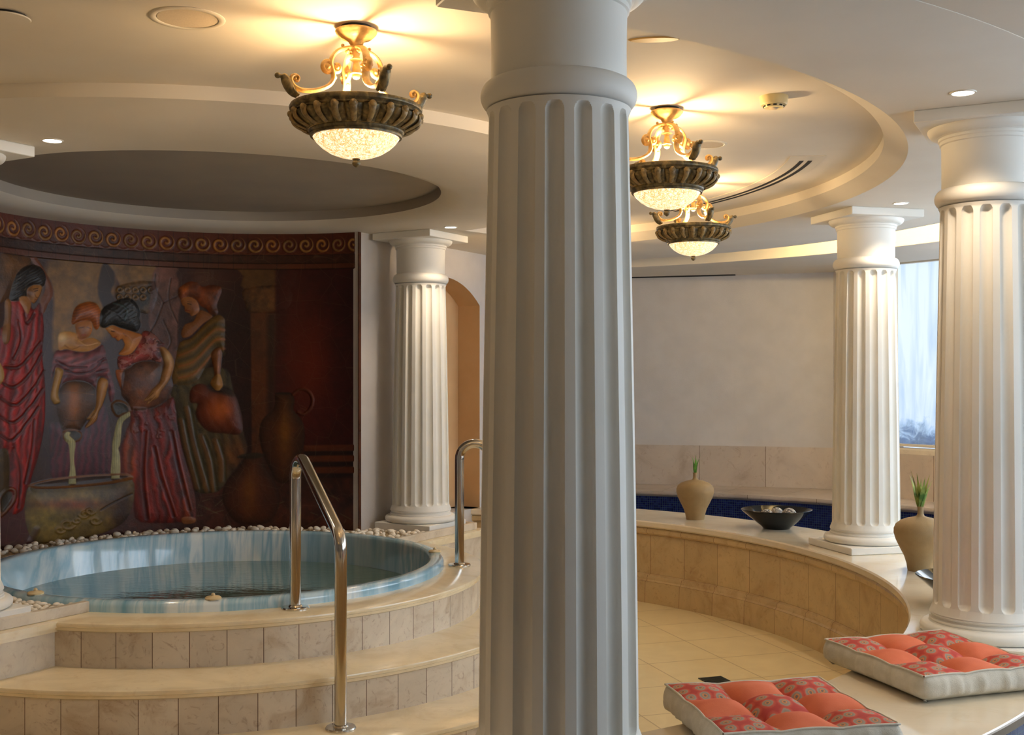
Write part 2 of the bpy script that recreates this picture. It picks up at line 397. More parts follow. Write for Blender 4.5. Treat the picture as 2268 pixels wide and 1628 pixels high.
# windows along the right wall
def seg(pts, a, b):
    """sub-polyline of RIGHT between arclength fractions"""
    L = [0]
    for p, q in zip(pts, pts[1:]): L.append(L[-1]+math.dist(p, q))
    def at(s):
        for i in range(len(pts)-1):
            if s <= L[i+1]+1e-9:
                t = (s-L[i])/(L[i+1]-L[i]); return (pts[i][0]+(pts[i+1][0]-pts[i][0])*t, pts[i][1]+(pts[i+1][1]-pts[i][1])*t)
    return [at(a)]+[pts[i] for i in range(len(pts)) if a+1e-6 < L[i] < b-1e-6]+[at(b)], L[-1]
_, LT = seg(RIGHT, 0, .1)
cuts = [(0.0, 1.45), (1.45, 2.9), (2.9, 4.35), (4.35, 5.8), (5.8, 7.25), (7.25, LT-.01)]
for k, (a, b) in enumerate(cuts):
    w = thing('window_%d' % (k+1), 'tall foggy window between the two right columns' if k == 0 else None, None); w['kind'] = 'structure'
    pl, _ = seg(RIGHT, a, b)
    fr = MB()
    for (z0, z1) in ((-.585, -.567), (-.556, -.535), (.985, 1.0)): strip(fr, pl, Z(z0), Z(z1), .07, side=-1)
    for e in (0, 1):
        s0 = (a, a+.035) if e == 0 else (b-.035, b)
        q, _ = seg(RIGHT, *s0); strip(fr, q, Z(-.585), Z(1.0), .07, side=-1)
    fr.build('window_frame', MT['white_metal'], w, 20)
    pn = MB(); ins = [(x+.05*.82, y+.05*.57) for x, y in pl] if k < 2 else [(x+.05, y) for x, y in pl]
    strip(pn, ins, Z(-.56), Z(.995), .01, side=-1)
    pn.build('pane', MT['fog'] if k == 0 else MT['day'], w, 0)

w = thing('window_7', None, None); w['kind'] = 'structure'  # unseen window, added to light the front column from the right
fr = MB()
for z0, z1 in ((-.585, -.545), (.96, 1.0)): strip(fr, OUT[:2], Z(z0), Z(z1), .07, side=-1)
fr.build('window_frame', MT['white_metal'], w, 20)
pn = MB(); strip(pn, [(x+.05, y) for x, y in OUT[:2]], Z(-.55), Z(.965), .01, side=-1); pn.build('pane', MT['day'], w, 0)
# radial wall with the arched niche, beside the mural
def RW(t, n=0.0): return (-1.03+.5*t+.866*n, 7.70+.866*t-.5*n)
mb = MB()
def quad3(mb, pts): mb.add(pts, [tuple(range(len(pts)))])
def WP(t, z, n=0.0): x, y = RW(t, n); return (x, y, Z(z))
tc, hw, rr, zap = 1.05, .50, .76, .777
arc = [(tc+rr*math.sin(a), zap-rr+rr*math.cos(a)) for a in np.linspace(-math.asin(hw/rr), math.asin(hw/rr), 25)]
t0, t1 = 0.0, 4.6
quad3(mb, [WP(t0, -1.58), WP(tc-hw, -1.58), WP(tc-hw, 1.32), WP(t0, 1.32)])
quad3(mb, [WP(tc+hw, -1.58), WP(t1, -1.58), WP(t1, 1.32), WP(tc+hw, 1.32)])
quad3(mb, [WP(tc-hw, -1.58), WP(tc+hw, -1.58), WP(tc+hw, -1.0), WP(tc-hw, -1.0)])
for (a, za), (b, zb) in zip(arc, arc[1:]):
    quad3(mb, [WP(a, za), WP(b, zb), WP(b, 1.32), WP(a, 1.32)])
rd = -.20
edge = [(tc-hw, -1.0)]+arc+[(tc+hw, -1.0)]

quad3(mb, [WP(tc-hw, -1.0), WP(tc+hw, -1.0), WP(tc+hw, -1.0, rd), WP(tc-hw, -1.0, rd)])
quad3(mb, [WP(t1, -1.58), WP(t1, -1.58, -.3), WP(t1, 1.32, -.3), WP(t1, 1.32)])
quad3(mb, [WP(t0, -1.58), WP(t0, -1.58, -.3), WP(t0, 1.32, -.3), WP(t0, 1.32)])
quad3(mb, [WP(t0, -1.58, -.3), WP(t1, -1.58, -.3), WP(t1, 1.32, -.3), WP(t0, 1.32, -.3)])
tag(mb.build('wall_niche', MT['plaster'], ang=0), kind='structure')
mb = MB()
quad3(mb, [WP(tc-hw-.02, -1.0, rd-.001)]+[WP(a, za, rd-.001) for a, za in arc]+[WP(tc+hw+.02, -1.0, rd-.001)])
for (a, za), (b, zb) in zip(edge, edge[1:]): quad3(mb, [WP(a, za), WP(a, za, rd), WP(b, zb, rd), WP(b, zb)])
o = mb.build('wall_niche_back', MT['tan'], ang=0); tag(o, kind='structure')
# drum wall that carries the mural
mb = MB(); mb.rev([(1.535, Z(-1.2)), (1.535, Z(1.02)), (1.64, Z(1.02)), (1.64, Z(-1.2))], R(69.2), R(234), 120, J0)
tag(mb.build('wall_drum', MT['plaster'], ang=30), kind='structure')

# ------------------------------------------------------------------ round bench, pool
D0, D1 = R(-150), R(78)
t = thing('curved_bench', 'round cream marble bench wall around the sunken floor, topped by a polished slab', 'bench', (M0[0], M0[1], 0))
Ro = 3.745
mb = MB(); mb.rev([(3.129, Z(-1.008)), (3.129, Z(-1.035)), (3.137, Z(-1.045)), (3.15, Z(-1.05)), (Ro-.01, Z(-1.035)), (Ro, Z(-1.030)), (Ro, Z(-1.005)), (Ro-.005, Z(-1.0)), (3.137, Z(-1.0))], D0, D1, 260)
mb.build('seat_slab', MT['deck'], t, 35)
mb = MB(); mb.rev([(Ro+.001, Z(-1.031)), (Ro+.004, Z(-1.029)), (Ro+.004, Z(-1.006)), (Ro, Z(-1.003)), (Ro-.01, Z(-1.010)), (Ro-.01, Z(-1.031))], D0, D1, 260); mb.build('slab_edge', MT['edge'], t, 35)['label'] = 'brown marble edge'
mb = MB(); mb.rev([(3.15, Z(-1.05)), (3.142, Z(-1.06)), (3.142, Z(-1.085)), (3.152, Z(-1.097)), (3.165, Z(-1.10)), (3.40, Z(-1.10)), (3.40, Z(-1.05))], D0, D1, 260)
mb.build('cornice', MT['bench'], t, 35)
mb = MB(); mb.rev([(3.165, Z(-1.10)), (3.165, Z(-1.385)), (3.40, Z(-1.385)), (3.40, Z(-1.10))], D0, D1, 260); mb.build('bench_wall', MT['bench'], t, 35)
mb = MB(); mb.rev([(3.165, Z(-1.376)), (3.150, Z(-1.386)), (3.145, Z(-1.40)), (3.145, Z(-1.415)), (3.135, Z(-1.427)), (3.40, Z(-1.427)), (3.40, Z(-1.376))], D0, D1, 260); mb.build('ledge_moulding', MT['bench'], t, 35)
mb = MB(); mb.rev([(3.135, Z(-1.427)), (3.130, Z(-1.58)), (3.40, Z(-1.58)), (3.40, Z(-1.427))], D0, D1, 260); mb.build('skirting', MT['bench'], t, 35)
mb = MB(); mb.rev([(Ro-.004, Z(-1.035)), (Ro-.004, Z(-1.58)), (Ro-.10, Z(-1.58)), (Ro-.10, Z(-1.05))], D0, D1, 260); mb.build('mosaic_skirt', MT['mosaic'], t, 35)
PC, PR = (-.4, 5.9), 4.80
mb = MB()
def pool_ledge():
    n = 160; a0, a1 = R(-120), R(72); vs = []; fs = []
    for i in range(n+1):
        a = a0+(a1-a0)*i/n
        vs.append((PC[0]+PR*math.cos(a), PC[1]+PR*math.sin(a), Z(-1.0)))
        vs.append((PC[0]+(PR+2.2)*math.cos(a), PC[1]+(PR+2.2)*math.sin(a), Z(-1.0)))
    for i in range(n): fs.append((2*i, 2*i+1, 2*i+3, 2*i+2))
    return vs, fs
t = thing('pool_edge', 'far pool edge with a pale marble ledge above dark blue mosaic', 'pool edge', (PC[0], PC[1], 0))
mb = MB(); mb.rev([(PR, Z(-1.035)), (PR-.005, Z(-1.02)), (PR, Z(-1.0)), (PR+.9, Z(-1.0)), (PR+.9, Z(-1.05)), (PR+.02, Z(-1.05))], R(-100), R(80), 200); mb.build('ledge', MT['wains'], t, 35)
mb = MB(); mb.rev([(PR+.015, Z(-1.05)), (PR+.015, Z(-1.58)), (PR+.1, Z(-1.58)), (PR+.1, Z(-1.05))], R(-100), R(80), 200); mb.build('mosaic_wall', MT['mosaic'], t, 35)
# pool water ring
mb = MB(); n = 200; vs = []; fs = []
for i in range(n+1):
    a = R(-100)+(R(178))*i/n
    vs.append((M0[0]+(Ro-.015)*math.cos(a), M0[1]+(Ro-.015)*math.sin(a), Z(-1.30)))
    vs.append((PC[0]+(PR+.015)*math.cos(a), PC[1]+(PR+.015)*math.sin(a), Z(-1.30)))
for i in range(n): fs.append((2*i, 2*i+1, 2*i+3, 2*i+2))
mb.add(vs, fs); tag(mb.build('pool_water', MT['poolwater'], ang=30), 'dark still pool water between the round bench and the far mosaic wall', 'water', kind='stuff')

# ------------------------------------------------------------------ hot tub, steps, pedestals
SA0, SA1 = R(-122), R(62)
t = thing('marble_steps', 'curved cream marble steps rising from the floor to the hot tub', 'steps', (J0[0], J0[1], 0))
def step(rin, rout, z, zb, first=False):
    m1 = MB(); m1.rev([(rin, z), (rout-.010, z), (rout-.003, z-.004), (rout, z-.012), (rout-.002, z-.020), (rout-.010, z-.024), (rout-.012, z-.036), (rout-.022, z-.042), (rin, z-.042)], SA0, SA1, 160)
    m1.build('tread', MT['tread'], t, 35)
    m2 = MB(); m2.rev([(rin, z-.042), (rout-.024, z-.042), (rout-.024, zb), (rin, zb)], SA0, SA1, 160); m2.build('riser', MT['riser'], t, 35)
step(1.20, 1.454, Z(-1.03), Z(-1.225))
step(1.43, 1.779, Z(-1.225), Z(-1.42))
step(1.755, 2.10, Z(-1.42), 0)
m3 = MB(); m3.lathe([(1.42, Z(-1.27)), (1.42, 0)], 90); m3.build('core', MT['riser'], t)
# pebble ring bed behind the tub
mb = MB(); mb.rev([(1.20, Z(-1.10)), (1.20, Z(-1.010)), (1.53, Z(-1.010)), (1.53, Z(-1.10))], R(50), R(250), 90, J0)
tag(mb.build('pebble_bed', MT['bed'], ang=30), 'mortar bed of the pebble strip between the mural and the tub', 'bed')
def tubprof():
    return [(1.2306, -1.03), (1.2300, -1.003), (1.226, -.989), (1.214, -.981), (1.195, -.979), (1.165, -.980), (1.153, -.985), (1.147, -.998),
            (1.132, -1.08), (1.115, -1.166), (1.09, -1.27), (1.03, -1.38), (.92, -1.45), (.80, -1.475), (.72, -1.50), (.66, -1.55), (.001, -1.56)]
t = thing('hot_tub', 'round sunken hot tub with a swirled blue and white shell and rim', 'hot tub', (J0[0], J0[1], 0))
mb = MB(); mb.lathe([(r, Z(z)) for r, z in tubprof()], 180); mb.build('tub_shell', MT['basin'], t, 50)
for px, py, lab in ((472, 1324, 0), (958, 1220, 0), (72, 1313, 0)):
    x, y = loc(px, py, -.972); d = Vector((x-J0[0], y-J0[1])); d = d.normalized()*1.19
    mb = MB(); mb.lathe([(.0, .0), (.036, 0), (.037, .006), (.03, .012), (.012, .014), (.008, .016)], 24, (d.x, d.y, Z(-.980)))
    kn = mb.build('air_control_knob', MT['knob'], t, 40)
    m2 = MB(); m2.ball((d.x, d.y, Z(-.962)), .008, 10, sq=(1.2, .8, 1.3)); g = m2.build('knob_grip', MT['knob'], kn, 40)
mb = MB(); mb.lathe([(.001, Z(-1.166)), (.6, Z(-1.166)), (1.1165, Z(-1.166))], 120, (J0[0], J0[1], 0))
tag(mb.build('tub_water', MT['water'], ang=40), 'grey green water standing in the round hot tub', 'water', kind='stuff')
# ripply jets
def LJ(a, n): v = AX*a+NX*n; return (J0[0]+v.x, J0[1]+v.y)
def pedestal(sgn, label):
    a0, a1 = (.0, 2.14) if sgn > 0 else (-2.6, 0.0)
    # terrace block: n from -1.0 to .40 beyond the tub circle
    t = thing('pedestal', label, 'pedestal', (0, 0, 0))
    def poly(n0, n1, e, inner=1.43, far=2.14, kk=18):
        P = []
        th0 = math.acos(min(1, n1/inner)); th1 = math.acos(n0/inner)
        for i in range(kk+1):
            th = th1+(th0-th1)*i/kk; P.append((sgn*inner*math.sin(th), inner*math.cos(th)))
        P += [(sgn*(far+e), n1), (sgn*(far+e), n0)]
        Q = [LJ(*p) for p in P]
        return Q if sgn < 0 else Q[::-1]
    mb = MB(); mb.prism(poly(-.60, .385, 0, 1.43), 0, Z(-1.075)); mb.build('block', MT['pedestal'], t, 0)
    mb = MB(); mb.prism(poly(-.60, .40, .015, 1.43), Z(-1.075), Z(-1.055)); mb.prism(poly(-.60, .414, .03, 1.445), Z(-1.055), Z(-1.0303)); mb.build('cornice', MT['tread'], t, 0)
    # kerb
    mb = MB()
    ka = 1.175
    for (p, q) in (((ka, .345), (2.10, .345)),):
        c = LJ(sgn*(p[0]+q[0])/2, .345); mb.box((c[0], c[1], Z(-1.006)), (q[0]-p[0], .035, .048), R(60), bev=.003)
    c = LJ(sgn*2.095, -.10); mb.box((c[0], c[1], Z(-1.006)), (.035, .86, .048), R(60), bev=.003)
    mb.build('kerb', MT['pedestal'], t, 0)
    mb = MB(); mb.prism(poly(-.55, .33, -.05, 1.235, 2.12), Z(-1.03), Z(-1.012)); mb.build('gravel_base', MT['bed'], t, 0)
    return t
pedestal(1, 'marble pedestal behind the hot tub carrying the column beside the mural')
pedestal(-1, 'marble pedestal at the left edge with a kerb around white pebbles')

# ------------------------------------------------------------------ columns
NF = 16
def shaft_mesh(z0, z1, rb, rt):
    """fluted shaft from z0 to z1"""
    fz0, fz1 = z0+.055, z1-.035
    ths = []
    hwf = .66*PI/NF
    for k in range(NF):
        c = 2*PI*k/NF
        for u in (-1.001, -.999, -.96, -.88, -.75, -.58, -.38, -.13, .13, .38, .58, .75, .88, .96, .999, 1.001): ths.append((c+u*hwf, u))
        ths.append((c+PI/NF, 9))
    zs = [z0]
    wz = .024
    for i in range(11): zs.append(fz0-wz+wz*i/10)
    for i in range(1, 24): zs.append(fz0+(fz1-fz0)*i/24)
    for i in range(11): zs.append(fz1+wz*i/10)
    zs += [z1]
    zs = sorted(set(zs))
    vs = []; n = len(ths)
    for z in zs:
        s = (z-z0)/(z1-z0); Rr = rb+(rt-rb)*(s**1.35)
        if z < z0+.03: Rr += .012*((z0+.03-z)/.03)**2
        if z > z1-.02: Rr += .006*((z-z1+.02)/.02)**2
        d = .021*Rr/.18
        for th, u in ths:
            v = 0
            if z < fz0: v = (fz0-z)/wz
            if z > fz1: v = (z-fz1)/wz
            q = 1-u*u-v*v
            rr_ = Rr-(d*math.sqrt(q)*(1 if q > 0 else 0) if q > 0 else 0)
            vs.append((rr_*math.cos(th), rr_*math.sin(th), z))
    mb = MB(); fs = []
    for j in range(len(zs)-1):
        for i in range(n): k = (i+1) % n; fs.append((j*n+i, j*n+k, (j+1)*n+k, (j+1)*n+i))
    mb.add(vs, fs); return mb
def make_column(label, x, y, rz, frz, zbot=-1.0):
    t = thing('fluted_column', label, 'column', (x, y, Z(zbot)), rz, None)
    o = -zbot
    ps = .49 if zbot == -1.0 else .45; mb = MB(); mb.box((0, 0, (o-.958)/2), (ps, ps, o-.958), bev=.004); mb.build('plinth', MT['column'], t, 30)
    pr = [(.10, -.958), (.228, -.958)]
    for i in range(9): a = -PI/2+PI*i/8; pr.append((.222+.022*math.cos(a), -.936+.022*math.sin(a)))
    pr += [(.212, -.914), (.208, -.909)]
    for i in range(5): a = PI*i/4; pr.append((.2075-.004*math.sin(a)*0+.002*math.sin(a), -.909+.010*i/4))
    pr += [(.203, -.897), (.200, -.890), (.206, -.887), (.208, -.882), (.206, -.877), (.10, -.877)]
    mb = MB(); mb.lathe([(r, z+o) for r, z in pr], 64); mb.build('column_base', MT['column'], t, 35)
    sh = bpy.data.objects.new('shaft', SHAFT); COL.objects.link(sh); sh.parent = t; sh.location = (0, 0, o); sh.rotation_euler = (0, 0, frz)
    cp = bpy.data.objects.new('capital', CAPITAL); COL.objects.link(cp); cp.parent = t; cp.location = (0, 0, o)
    mb = MB(); mb.box((0, 0, (.951+zS)/2+o), (.47, .47, zS-.951), bev=.003); mb.build('abacus', MT['column'], t, 30)
    return t
SHAFT = shaft_mesh(-.877, .655, .1955, .170).mesh('shaft', MT['column'], 30)
pr = [(.10, .655), (.171, .655)]
for i in range(13): a = -PI/2+PI*i/12; pr.append((.163+.028*math.cos(a), .690+.034*math.sin(a)))
pr += [(.1655, .735), (.1650, .80), (.1665, .890), (.172, .893), (.172, .905), (.177, .908), (.177, .918), (.184, .920)]
for i in range(8): a = PI/2*i/7; pr.append((.184+.032*math.sin(a), .921+.030*(1-math.cos(a))))
pr += [(.10, .951)]
mbc = MB(); mbc.lathe(pr, 72); CAPITAL = mbc.mesh('capital', MT['column'], 32)
def offs(deg): return R(deg)
make_column('large fluted white column in the centre foreground', .114, 2.80, R(-66.6), R(-90-5.4+66.6)-0)
make_column('fluted white column at the right edge beside the cushions', 1.80, 4.34, R(-27.3), R(3))
make_column('fluted white column on the bench behind the black bowl and in front of the window', 2.11, 6.84, R(14.6), R(5))
make_column('fluted white column on the pedestal between the mural and the arched niche', -.625, 7.86, R(60), R(8), -1.03)
make_column('white column cut off at the left edge, on the pebble pedestal', -2.352, 4.80, R(60), 0, -1.03)

# ------------------------------------------------------------------ ceiling lamps
def make_lamp(label, x, y, base_deg, zc=zRC, power=1.0):
    t = thing('ceiling_lamp', label, 'ceiling lamp', (x, y, Z(zc)), R(base_deg), 'bronze and gold bowl lamps hanging in the ceiling recess'); t.scale = (.965,)*3
    mb = MB(); mb.lathe([(0.001, 0), (.050, 0), (.050, -.014), (0.001, -.014)], 40); mb.build('shadow_gap', MT['black'], t)  # black disc stands in for the shadow between ceiling and plate
    mb = MB(); mb.lathe([(.001, -.012), (.066, -.012), (.068, -.016), (.066, -.021), (.062, -.023), (.060, -.028), (.048, -.038), (.034, -.043), (.026, -.047), (.022, -.055), (.016, -.062), (.017, -.07), (.014, -.08), (.010, -.095),
                             (.014, -.102), (.022, -.106), (.014, -.110), (.009, -.114), (.011, -.122), (.013, -.135), (.012, -.143), (.019, -.148), (.019, -.151), (.012, -.154), (.013, -.160), (.009, -.167), (.001, -.170)], 32)
    mb.build('ceiling_plate', MT['gold'], t, 45)
    P = [(.010, -.070), (.022, -.070), (.044, -.0765), (.066, -.088), (.082, -.108), (.087, -.130), (.082, -.150), (.078, -.166), (.080, -.182), (.092, -.199), (.118, -.214), (.150, -.224), (.184, -.226), (.208, -.218)]
    P2 = P+[(.219, -.203), (.216, -.188), (.204, -.182), (.194, -.189), (.197, -.200), (.205, -.199)]
    def smooth(pts, k=4):
        out = []
        for i in range(len(pts)-1):
            p0, p1, p2, p3 = pts[max(i-1, 0)], pts[i], pts[i+1], pts[min(i+2, len(pts)-1)]
            for j in range(k):
                u = j/k; out.append(tuple(.5*((2*b)+(c-a)*u+(2*a-5*b+4*c-d)*u*u+(3*b-a-3*c+d)*u**3) for a, b, c, d in zip(p0, p1, p2, p3)))
        return out+[pts[-1]]
    proto = None
    for k in range(4):
        if proto is None:
            mb = MB(); S2 = smooth(P2); nn = len(S2)
            rad = [.0075 if i < nn*.7 else .0075-.004*(i-nn*.7)/(nn*.3) for i in range(nn)]
            mb.tube([(r, 0, z) for r, z in S2], [q*1.75 for q in rad], 12, flat=.55, up=(0, 0, 1))
            for cx_, cz_, s_ in ((.098, -.143, .013), (.066, -.140, .010), (.030, -.082, .009), (.206, -.193, .007)):
                mb.ball((cx_, 0, cz_), s_, 12, sq=(1, .95, 1)); 
                for sd in (-1, 1): mb.ball((cx_, sd*s_*.85, cz_), s_*.5, 8)
            sp = [(.087, -.128), (.097, -.124), (.108, -.130), (.113, -.143), (.106, -.155), (.095, -.156), (.088, -.148)]
            mb.tube([(r, 0, z) for r, z in smooth(sp)], .0090, 8)
            sp = [(.082, -.150), (.072, -.154), (.060, -.150), (.056, -.139), (.063, -.130), (.071, -.133)]
            mb.tube([(r, 0, z) for r, z in smooth(sp)], .0072, 8)
            mb.ball((.046, 0, -.066), .006, 8); mb.ball((.074, 0, -.172), .008, 8)
            proto = mb.build('arm', MT['gold'], t, 45)
            m2 = MB(); lf = smooth([(.200, -.246), (.214, -.236), (.224, -.221), (.232, -.206), (.242, -.194), (.256, -.190)])
            m2.tube([(r, 0, z) for r, z in lf], [.009+.009*math.sin(PI*i/(len(lf)-1))**1 if i < len(lf)-3 else .0065 for i in range(len(lf))], 10)
            for sd in (-1, 1): m2.tube([(r-.004, sd*.010, z) for r, z in lf[:-5]], .0065, 8)
            m2.ball((.262, 0, -.190), .0095, 12)
            m2.build('leaf_scroll', MT['bronze'], proto, 50)
            a = proto
        else: a = copy_tree(proto, t)
        a.rotation_euler = (0, 0, PI/2*k)
    # ornamental bowl rim
    mb = MB()
    mb.lathe([(.176, -.262), (.200, -.256), (.210, -.259), (.2135, -.266), (.212, -.273), (.205, -.277), (.202, -.281), (.203, -.285), (.199, -.288), (.186, -.290), (.17, -.275)], 96, closed=True)
    mb.build('bowl_rim', MT['bronze'], t, 45)
    mb = MB(); n = 22*12; base = [(.194, -.284), (.199, -.290), (.196, -.300), (.187, -.310), (.173, -.320), (.160, -.329), (.152, -.336)]
    vs = []
    for i in range(n):
        a = 2*PI*i/n; w = abs(math.sin(11*a)); g = (w**.5)
        for j, (r, z) in enumerate(base):
            e = .010*g-.004 if 0 < j < 6 else 0
            vs.append(((r+e)*math.cos(a), (r+e)*math.sin(a), z-e*.5))
    k = len(base); fs = [(i*k+q, i*k+q+1, ((i+1) % n)*k+q+1, ((i+1) % n)*k+q) for i in range(n) for q in range(k-1)]
    mb.add(vs, fs)
    mb.build('tongue_band', MT['bronze'], t, 45)
    for i in range(22):
        a = 2*PI*(i+.5)/22; ca, sa = math.cos(a), math.sin(a); mb = MB()
        P_ = smooth([(.2065, -.289), (.2085, -.300), (.2035, -.312), (.190, -.323), (.174, -.331), (.162, -.336)], 3)
        mb.tube([((q-.0015)*ca, (q-.0015)*sa, z) for q, z in P_], [.0135 if k < 3 else .0128-.00035*k for k in range(len(P_))], 8, flat=.55, up=(ca, sa, .4))
        mb.ball((.2085*ca, .2085*sa, -.292), .0115, 8)
        mb.build('tongue', MT['oldgold'], t, 50)
    mb = MB(); mb.lathe([(.140, -.332), (.150, -.333), (.1535, -.340), (.151, -.347), (.147, -.349), (.1485, -.353), (.1465, -.358), (.138, -.358), (.138, -.345)], 80, closed=True); mb.build('glass_ring', MT['bronze'], t, 45)
    mb = MB(); mb.lathe([(.141, -.352), (.138, -.360), (.128, -.374), (.110, -.391), (.085, -.407), (.055, -.418), (.025, -.424), (.001, -.425)], 64); mb.build('glass_bowl', MT['glass'], t, 60)
    mb = MB(); mb.lathe([(.001, -.421), (.010, -.421), (.0125, -.424), (.0125, -.428), (.008, -.430), (.0125, -.434), (.0135, -.441), (.010, -.447), (.003, -.452), (.001, -.453)], 20); mb.build('finial', MT['bronze'], t, 45)
    mb = MB(); mb.lathe([(.001, -.34), (.014, -.34), (.015, -.30), (.015, -.29), (.001, -.29)], 16); mb.ball((0, 0, -.275), .020, 12, sq=(1, 1, 1.1)); mb.build('bulb', BULB, t, 45)
    l = bpy.data.lights.new('lamp_light', 'POINT'); l.energy = LAMP_W*power; l.color = WARM; l.shadow_soft_size = .03
    lo = bpy.data.objects.new('lamp_light', l); COL.objects.link(lo); lo.parent = t; lo.location = (0, 0, -.238)
    return t
BULB = emit('bulb_glow', (1, .78, .48), 4)
make_lamp('nearest bronze and gold bowl lamp, left of the central column', *loc(789, 60, zRC), -60)
make_lamp('bronze and gold bowl lamp just right of the central column, the upper of two', *loc(1477, 240, zRC), -67)
make_lamp('smallest, farthest bronze bowl lamp, below the one by the central column', 1.005, 6.36, -75)

make_lamp('bronze bowl lamp added unseen behind the central column', .40, 8.10, -60)  # unseen lamp, added to light the niche and far recess
make_lamp('bronze bowl lamp added as warm fill behind the camera on the left', -2.6, -.4, -60, zS, 1.1)  # unseen lamp, added as warm fill on the front column
# ------------------------------------------------------------------ recessed fittings
def downlight(label, px, py, energy=SPOT_W):
    x, y = loc(px, py, zS); t = thing('downlight', label, 'recessed light', (x, y, Z(zS)), 0, 'small white recessed lights in the soffit')
    mb = MB(); mb.lathe([(.037, .004), (.037, -.0035), (.043, -.0035), (.045, 0), (.045, .004)], 40, closed=True); mb.build('trim_ring', MT['white_metal'], t)
    mb = MB(); mb.lathe([(.001, -.0015), (.037, -.0015)], 32); mb.build('lens', MT['spot'], t)
    l = bpy.data.lights.new('spot', 'SPOT'); l.energy = energy; l.spot_size = R(110); l.spot_blend = .8; l.color = (1, .80, .58); l.shadow_soft_size = .03
    lo = bpy.data.objects.new('spot', l); COL.objects.link(lo); lo.parent = t; lo.location = (0, 0, -.01)
downlight('round recessed light at the left, over the pebble pedestal', 116, 311)
downlight('round recessed light right above the column next to the mural', 998, 503)
downlight('round recessed light at the upper right, over the right-edge column', 2133, 205)
downlight('round recessed light above the column in front of the window', 1995, 450)
for k, (x, y, e) in enumerate(((-1.75, 2.0, 2.2), (-1.0, .9, 1.6), (-3.4, 2.6, 1.8), (2.6, 2.9, 1.0), (-3.9, 6.0, 1.2))):  # unseen fill lights, added to brighten the columns and mural
    q = (CXP+F_PX*x/y, HOR-F_PX*zS/y)
    downlight(['added fill light out of frame left of the camera', 'added fill light out of frame above the camera', 'added fill light out of frame far left', 'added fill light out of frame on the right', 'added fill light out of frame beyond the mural end'][k], q[0], q[1], SPOT_W*e)
def disc(name, label, cat, x, y, r, mring, mdisc, drop=.004, z=zRC, rin=.82):
    t = thing(name, label, cat, (x, y, Z(z)))
    mb = MB(); mb.lathe([(r*rin, .002), (r*rin, -drop*.6), (r*rin+.002, -drop), (r-.004, -drop), (r, -drop*.4), (r, .002)], 64, closed=True); mb.build('trim_ring', mring, t)
    mb = MB(); mb.lathe([(.001, -drop*.5), (r*rin-.003, -drop*.5)], 64); mb.build('grille', mdisc, t); return t
x, y = loc(415, 40, zRC); disc('ceiling_speaker', 'round flush speaker in the recess ceiling left of the nearest lamp', 'speaker', x, y, .112, MT['white_metal'], MT['speaker'])
x, y = loc(1567, 320, zRC); disc('ceiling_speaker', 'round flush speaker in the recess ceiling behind the upper right lamp', 'speaker', x, y, .09, MT['white_metal'], MT['speaker'])
x, y = loc(14, 33, zRC)
t = thing('ceiling_cover', 'small round cover plate hanging slightly loose at the top left', 'cover plate', (x, y, Z(zRC)))
mb = MB(); mb.lathe([(.001, 0), (.058, 0), (.058, -.008), (.001, -.008)], 40); mb.build('gap', MT['black'], t)
mb = MB(); mb.lathe([(.001, -.008), (.066, -.008), (.070, -.010), (.068, -.013), (.001, -.015)], 48); mb.build('plate', MT['ceil'], t)
x, y = loc(1714, 214, zRC)
t = thing('smoke_detector', 'yellowed white smoke detector under the recess ceiling', 'smoke detector', (x, y, Z(zRC)))
mb = MB(); mb.lathe([(.001, 0), (.055, 0), (.055, -.006), (.053, -.012), (.052, -.026), (.048, -.034), (.001, -.034)], 40); mb.build('housing', MT['yellowed'], t)
mb = MB(); mb.lathe([(.030, -.034), (.040, -.034), (.036, -.044), (.001, -.044)], 32); mb.build('sensor_cap', MT['yellowed'], t)
mb = MB()
for k in range(10):
    a = 2*PI*k/10+.2; mb.box((.0375*math.cos(a), .0375*math.sin(a), -.0385), (.006, .013, .005), a)
mb.build('vent_slot', MT['black'], t, 0)
mb = MB(); mb.lathe([(.018, -.044), (.012, -.049), (.001, -.050)], 20); mb.build('sensor_tip', MT['speaker'], t)
# curved slot diffuser in the recess
t = thing('air_vent', 'curved double slot air vent in the recess ceiling', 'air vent', (M0[0], M0[1], 0))
mb = MB(); mb.rev([(2.64, Z(zRC)+.002), (2.64, Z(zRC)-.003), (2.81, Z(zRC)-.003), (2.81, Z(zRC)+.002)], R(-7), R(34), 80); mb.build('vent_frame', MT['white_metal'], t)
for r0 in (2.700, 2.742):
    mb = MB(); mb.rev([(r0, Z(zRC)), (r0, Z(zRC)-.0045), (r0+.021, Z(zRC)-.0045), (r0+.021, Z(zRC))], R(-4.5), R(33), 80); mb.build('slot', MT['black'], t)
t = thing('air_vent', 'thin straight slot vent at the top of the far plaster wall', 'air vent', (0, 0, 0))
mb = MB(); a = Vector((1.16, 11.07)); b = Vector((2.10, 10.79)); c = (a+b)/2; d = b-a
mb.box((c.x, c.y, Z(zS)-.004), (d.length, .035, .012), math.atan2(d.y, d.x)); mb.build('slot', MT['black'], t, 0)
x, y = loc(1450, 86, zRC)  # flat amber oval patch on the recess ceiling
mb = MB(); mb.lathe([(.001, -.004), (.9, -.004), (1, 0)], 40)
o = mb.build('ceiling_patch', MT['amber'], ang=0); o.location = (x, y, Z(zRC)-.001); o.scale = (.085, .028, 1); o.rotation_euler = (0, 0, R(-8))
tag(o, 'flat amber oval patch at the near edge of the recess ceiling', 'cover')
